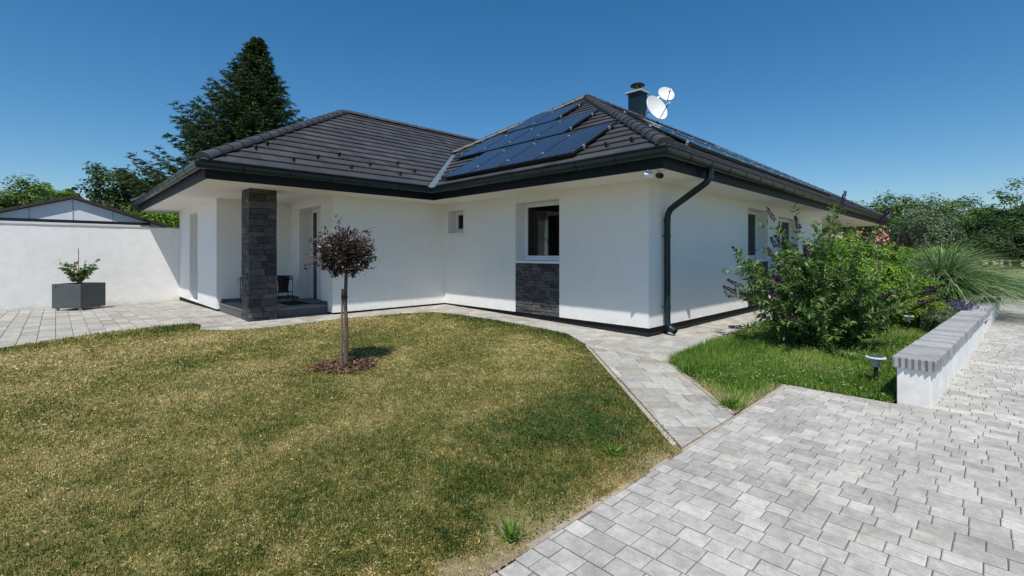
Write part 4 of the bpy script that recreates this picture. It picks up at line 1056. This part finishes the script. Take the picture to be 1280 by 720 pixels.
# trees right, beyond the drive
gR = 'trees beyond the driveway'
T_(1125, 36, 243, 95, 'broadleaf_tree', 'fol_mid', 'broad green tree directly behind the end of the roof', 21, nc=90, nl=140, leaf=.2, group=gR)
T_(1192, 34, 250, 84, 'broadleaf_tree', 'fol_mid', 'mid green tree behind the ornamental grass', 22, nc=80, leaf=.17, group=gR)
T_(1150, 28, 268, 80, 'broadleaf_tree', 'fol_silver', 'low silvery leaved tree between roof end and ornamental grass', 23, nc=80, leaf=.15, group=gR)
T_(1238, 36, 258, 62, 'broadleaf_tree', 'fol_dark', 'dark green tree standing behind the garden steps', 24, nc=80, leaf=.2, group=gR)
T_(1272, 31, 240, 70, 'broadleaf_tree', 'fol_mid', 'airy tall tree with open crown beside the garden steps', 25, nc=46, nl=90, leaf=.2, cs=.5, asp=.9, group=gR)
T_(1268, 29, 272, 90, 'broadleaf_tree', 'fol_dark', 'dense dark tree below the airy tall one', 26, nc=110, nl=140, leaf=.17, group=gR, asp=.8)
T_(1325, 30, 246, 90, 'broadleaf_tree', 'fol_dark', 'dark tree past the open crowned tree', 27, nc=80, leaf=.2, group=gR)
T_(1085, 40, 262, 90, 'broadleaf_tree', 'fol_mid', 'green tree mostly hidden behind the roof end', 28, nc=70, leaf=.2, group=gR)
T_(1215, 30, 296, 110, 'shrub_tree', 'fol_dark', 'dark hedge bush behind the ornamental grass', 29, nc=90, leaf=.14, group=gR)

for i_, (px_, d_) in enumerate(((1225, 27.5), (1258, 28.5), (1292, 27), (1330, 28))): T_(px_, d_, (297, 290, 286, 290)[i_], 62, 'hedge_bush', 'fol_dark', 'dark dense hedge bush on the dry grass behind the garden steps', 60+i_, nc=80, nl=130, leaf=.13, asp=1.0, base=.35, group='hedge bushes behind the steps')
def pg(px, py):   # a plan point on the garden level
    d = 585*(CAMZ+.215)/(py-317); return at(px, d)
# shrubs of the garden bed
x, y = 12.6, 2.05; shrub('evergreen_shrub', x, y, (1.25, .95, .95), 130, 190, .24, .062, 'fol_bright', 'bright green rounded shrub behind the purple flowered bush', 31)
x, y = 14.9, 2.5; shrub('dark_shrub', x, y, (1.2, 1.0, .82), 90, 170, .26, .07, 'fol_mid', 'darker green shrub beneath the pink flowering bush', 32)
x, y = 15.4, 3.0; ol = shrub('oleander', x, y, (1.1, .8, .98), 80, 150, .25, .09, 'fol_mid', 'green bush with pink flowers near the patio door', 33, spread=.5)
r = np.random.default_rng(8); n = 230; cl = r.normal(0, 1, (15, 3))*[.45, .35, .12] + [x+.1, y-.3, gz(y)+1.86]; P = cl[r.integers(0, 15, n)] + r.normal(0, .075, (n, 3)); D = norm(r.normal(0, 1, (n, 3)))
link('flowers', fast_mesh('flowers', leafquads(P, D, norm(r.normal(0, 1, (n, 3))), .07, .055) - np.array(wloc(ol)), 4, r.random(n)), M['pink'], ol, kind='stuff')
x, y = 12.6, 1.05; shrub('euonymus', x, y, (.62, .5, .36), 60, 150, .14, .045, 'fol_yellow', 'low yellow green leafy shrub beside the lavender', 34)
x, y = 13.9, 1.15; shrub('euonymus', x, y, (.7, .5, .42), 60, 150, .15, .05, 'fol_mid', 'low green leafy shrub under the ornamental grass', 38)
x, y = 11.9, .62; shrub('santolina', x, y, (.42, .30, .24), 60, 160, .10, .03, 'fol_silver', 'small grey green cushion plant leaning on the stone coping', 35)
x, y = at(1165, 24); shrub('bright_bush', x, y, (1.1, 1.1, 1.05), 90, 150, .3, .11, 'fol_bright', 'large light green bush behind the ornamental grass', 36)
x, y = 23.3, -1.5; shrub('clipped_shrub', x, y, (.8, .8, .55), 80, 150, .2, .07, 'fol_mid', 'green shrub at the foot of the garden steps', 37)

# lavender
x, y = 13.0, .52; z = gz(y); lv = empty('lavender', (x, y, z), 'purple lavender clump flowering over the low white wall', 'plant')
n = 420; a = r.uniform(0, 6.28, n); el = r.uniform(.5, 1.4, n); L_ = r.uniform(.38, .62, n); B = np.stack([x+r.normal(0, .22, n), y+r.normal(0, .08, n), np.full(n, z)], 1); dv = np.stack([np.cos(a)*np.cos(el), np.sin(a)*np.cos(el)*.8-.12, np.sin(el)], 1); E = B + dv*L_[:, None]
link('stems', fast_mesh('stems', leafquads(B, dv, norm(r.normal(0, 1, (n, 3))), L_, .012) - np.array((x, y, z)), 4, r.random(n)), M['fol_silver'], lv)
k_ = 14; P = (E[:, None] - dv[:, None]*r.random((n, k_, 1))*.13).reshape(-1, 3) + r.normal(0, .006, (n*k_, 3)); link('flowers', fast_mesh('flowers', leafquads(P, norm(r.normal(0, 1, (n*k_, 3))+[0,0,.8]), norm(r.normal(0, 1, (n*k_, 3))), .028, .018) - np.array((x, y, z)), 4, r.random(n*k_)), M['lavender'], lv, kind='stuff')

# ornamental grass: long arching blades
def fountain(x, y, n, Lr, label, seed, w=.016, bias=(0, 0)):
    r = np.random.default_rng(seed); z = gz(y); o = empty('ornamental_grass', (x, y, z), label, 'grass clump')
    a = r.uniform(0, 6.283, n); L_ = r.uniform(*Lr, n); lean = r.uniform(.05, .72, n); K = 7; rows = []
    bx, by = x + r.normal(0, .12, n), y + r.normal(0, .12, n)
    dh = np.stack([np.cos(a)+bias[0], np.sin(a)+bias[1]], 1); 
    for k_ in range(K+1):
        t = k_/K; out = L_*(lean*t*.55 + .75*lean*t**2.4 + .12*t*t); up = L_*(t*(1-.1*lean) - (.26+.85*lean)*t**2.3)
        rows.append(np.stack([bx+dh[:, 0]*out, by+dh[:, 1]*out, z+np.maximum(up, -.0)], 1))
    Q = []
    sd_ = np.stack([-np.sin(a), np.cos(a), r.normal(0, .5, n)], 1); sd_ = norm(sd_)
    for k_ in range(K):
        w0 = w*(1-(k_/K)**2)*.5+.001; w1 = w*(1-((k_+1)/K)**2)*.5+.001
        Q.append(np.stack([rows[k_]-sd_*w0, rows[k_]+sd_*w0, rows[k_+1]+sd_*w1, rows[k_+1]-sd_*w1], 1))
    V = np.concatenate(Q, 0).reshape(-1, 3); T = np.tile(r.random(n), K)
    link('blades', fast_mesh('blades', V - np.array((x, y, z)), 4, T), M['fol_mis'], o); return o
fol('fol_mis', [(.03, .085, .028), (.11, .21, .06), (.24, .35, .14), (.52, .60, .36)], .4, .3)
fountain(16.1, .9, 3800, (1.8, 2.9), 'big fountain of arching green ornamental grass overhanging the low wall', 41, .017, (.0, -.2))
fountain(17.8, .25, 260, (.5, .9), 'wispy small grass tuft trailing over the wall end', 42, .010, (.1, -.4))

# buddleja
bx0, by0 = 8.84, 1.89; bz = gz(by0)-.02
bo = empty('butterfly_bush', (bx0, by0, bz), 'large loose green bush with dark purple flower spikes beside the house path', 'bush')
r = np.random.default_rng(77); mb = MB(); P = []; D = []; T = []; FP = []; FD = []; FT = []
def stem(a, el, L_, curve, start, rad, dens, flower=0., depth=0):
    K = 12; p = np.array(start, float); d_ = np.array([math.cos(a)*math.cos(el), math.sin(a)*math.cos(el), math.sin(el)]); pts = [p.copy()]
    for k_ in range(K):
        d_ = norm(d_ + np.array([math.cos(a)*.02, math.sin(a)*.02, -curve/K]) + r.normal(0, .035, 3)); p = p + d_*L_/K; pts.append(p.copy())
    mb.tube(pts, list(np.linspace(rad, rad*.25, K+1)), 5, cap=False)
    nl = int(L_*dens)
    for i in range(nl):
        t = r.uniform(.18 if depth == 0 else .08, 1.0); j = min(int(t*K), K-1); q_ = pts[j]*(1-(t*K-j)) + pts[j+1]*(t*K-j); ax = norm(pts[j+1]-pts[j]); s = norm(np.cross(ax, r.normal(0, 1, 3)))
        P.append(q_); D.append(norm(s + ax*.55 + np.array([0, 0, -.12]))); T.append(np.clip(r.normal(.4, .24), 0, 1))
    if depth == 0:
        for i in range(int(r.integers(3, 6))):
            t = r.uniform(.3, .92); j = min(int(t*K), K-1); stem(a + r.normal(0, .9), el + r.normal(-.05, .35), L_*r.uniform(.22, .42), .15, pts[j], rad*.5, dens*1.05, 0, 1)
    if flower:
        ax = norm(pts[-1]-pts[-3]); fl = flower
        n_ = 240
        u = r.random(n_); an = r.uniform(0, 6.28, n_); s1 = norm(np.cross(ax, [0.3, .2, 1])); s2 = np.cross(ax, s1); rr = .036*(1-u*.8)
        for i in range(n_):
            o_ = s1*math.cos(an[i]) + s2*math.sin(an[i]); FP.append(pts[-1] - ax*.02 + ax*fl*u[i] + o_*rr[i]*.55); FD.append(norm(o_*1.0 + ax*.5)); FT.append(r.random()*.8)
base = np.array([bx0, by0, bz])
for i in range(66):
    a = r.uniform(0, 6.283); el = math.radians(r.uniform(36, 88)); L_ = r.uniform(1.0, 2.0)*(.36+.68*math.sin(el)); stem(a, el, L_*(1-.28*max(0, math.cos(a)*RT[0]+math.sin(a)*RT[1])), .35*math.cos(el)+.1, base + np.array([r.normal(0, .10), r.normal(0, .10), 0]), .011, 62, r.choice([0, 0, .22]))
# low skirt
for i in range(26):
    a = r.uniform(0, 6.283); stem(a, math.radians(r.uniform(12, 45)), r.uniform(.35, .7), .12, base + np.array([r.normal(0, .14), r.normal(0, .14), .03]), .007, 78, 0, 1)
# the long flowering sprays that reach out of the bush
th = lambda vx: math.atan2(vx[1], vx[0])
aL, aR = th(-RT), th(RT)
for da, el, L_, fl in ((.15, 30, 1.45, .24), (.0, 14, 1.35, .22), (-.5, 52, 1.75, .22), (.3, 60, 1.75, .2), (.7, 45, 1.6, .2)): stem(aL+da, math.radians(el), L_, .25, base+np.array([0,0,.25]), .009, 34, fl)
for da, el, L_, fl in ((.1, 50, 1.85, .30), (-.25, 40, 1.5, .28), (-.15, 30, 1.35, .30), (.35, 66, 1.8, .26), (-.5, 36, 1.3, .26), (.0, 76, 1.95, .3), (.9, 80, 2.05, .3), (2.0, 82, 2.05, .3)): stem(aR+da, math.radians(el), L_, .22, base+np.array([0,0,.25]), .009, 40, fl)
mb.build('stems', mat('bud_stem', (.16, .15, .08), .8), bo, smooth=True)
P = np.array(P); n = len(P); D = np.array(D); N = norm(r.normal(0, .5, (n, 3)) + [0, 0, 1])
link('leaves', fast_mesh('leaves', leafquads(P, D, N, r.uniform(.07, .135, n), r.uniform(.024, .042, n)) - base, 4, T), M['fol_bud'], bo)
FP = np.array(FP); n = len(FP); link('flower_spikes', fast_mesh('flower_spikes', leafquads(FP, np.array(FD), norm(r.normal(0, 1, (n, 3))), r.uniform(.016, .03, n), r.uniform(.012, .02, n)) - base, 4, FT), M['purple'], bo)

# a few taller weeds / tufts at paving edges
def tuft(x, y, n, h, seed, label):
    r = np.random.default_rng(seed); z = gz(y)-.01; a = r.uniform(0, 6.28, n); la = r.uniform(.3, 1.25, n); L_ = h*r.uniform(.5, 1.1, n)
    B = np.stack([x+r.normal(0, .025, n), y+r.normal(0, .025, n), np.full(n, z)], 1); dv = np.stack([np.cos(a)*np.sin(la), np.sin(a)*np.sin(la), np.cos(la)], 1)
    o = link('weed', fast_mesh('weed', leafquads(B, dv, norm(r.normal(0, 1, (n, 3))), L_, .008) - np.array((x, y, z)), 4, r.random(n)*.6), M['rich_grass'], None, (x, y, z)); tag(o, label, 'weed')
tuft(4.78, 1.82, 130, .20, 1, 'flat grass tuft sprawling over the paving at the garden corner')
tuft(1.75, 1.80, 90, .13, 2, 'bright green weed at the lawn edge by the driveway')
tuft(3.02, 2.0, 90, .12, 3, 'leafy green weed on the bare soil patch by the driveway')

# ------------------------------------------------------------------ far end of the drive
st = empty('garden_steps', (24.4, -.6, gz(0)), 'pale stone garden steps at the far end of the driveway', 'steps')
for i in range(4): MB().box(24.0+.42*i, 24.0+.42*(i+1)-.004, -2.2, 1.4, gz(0)-.1, gz(0)+.16*(i+1)).build('step', M['concrete'], st, bevel=.01)
MB().box(25.70, 120, -60, 2.2, -.4, gz(0)+.60).build('upper_lawn', mat('dry_meadow', (.30, .25, .10), .95, noise=[(1.5, .2), (12, .25)]), kind='structure')
lx, ly = at(1272, 22); lp = empty('path_light_post', (lx, ly, gz(0)), 'thin dark post lamp beside the garden steps', 'lamp')
MB().tube([(lx, ly, gz(0)-.05), (lx, ly, 1.35)], .022, 8).build('post', M['black'], lp, smooth=True)
MB().lathe((lx, ly, 1.35), [(0, 0), (.07, 0), (.09, .12), (.1, .14), (0, .2)], 12).build('lamp_head', M['black'], lp, smooth=True)
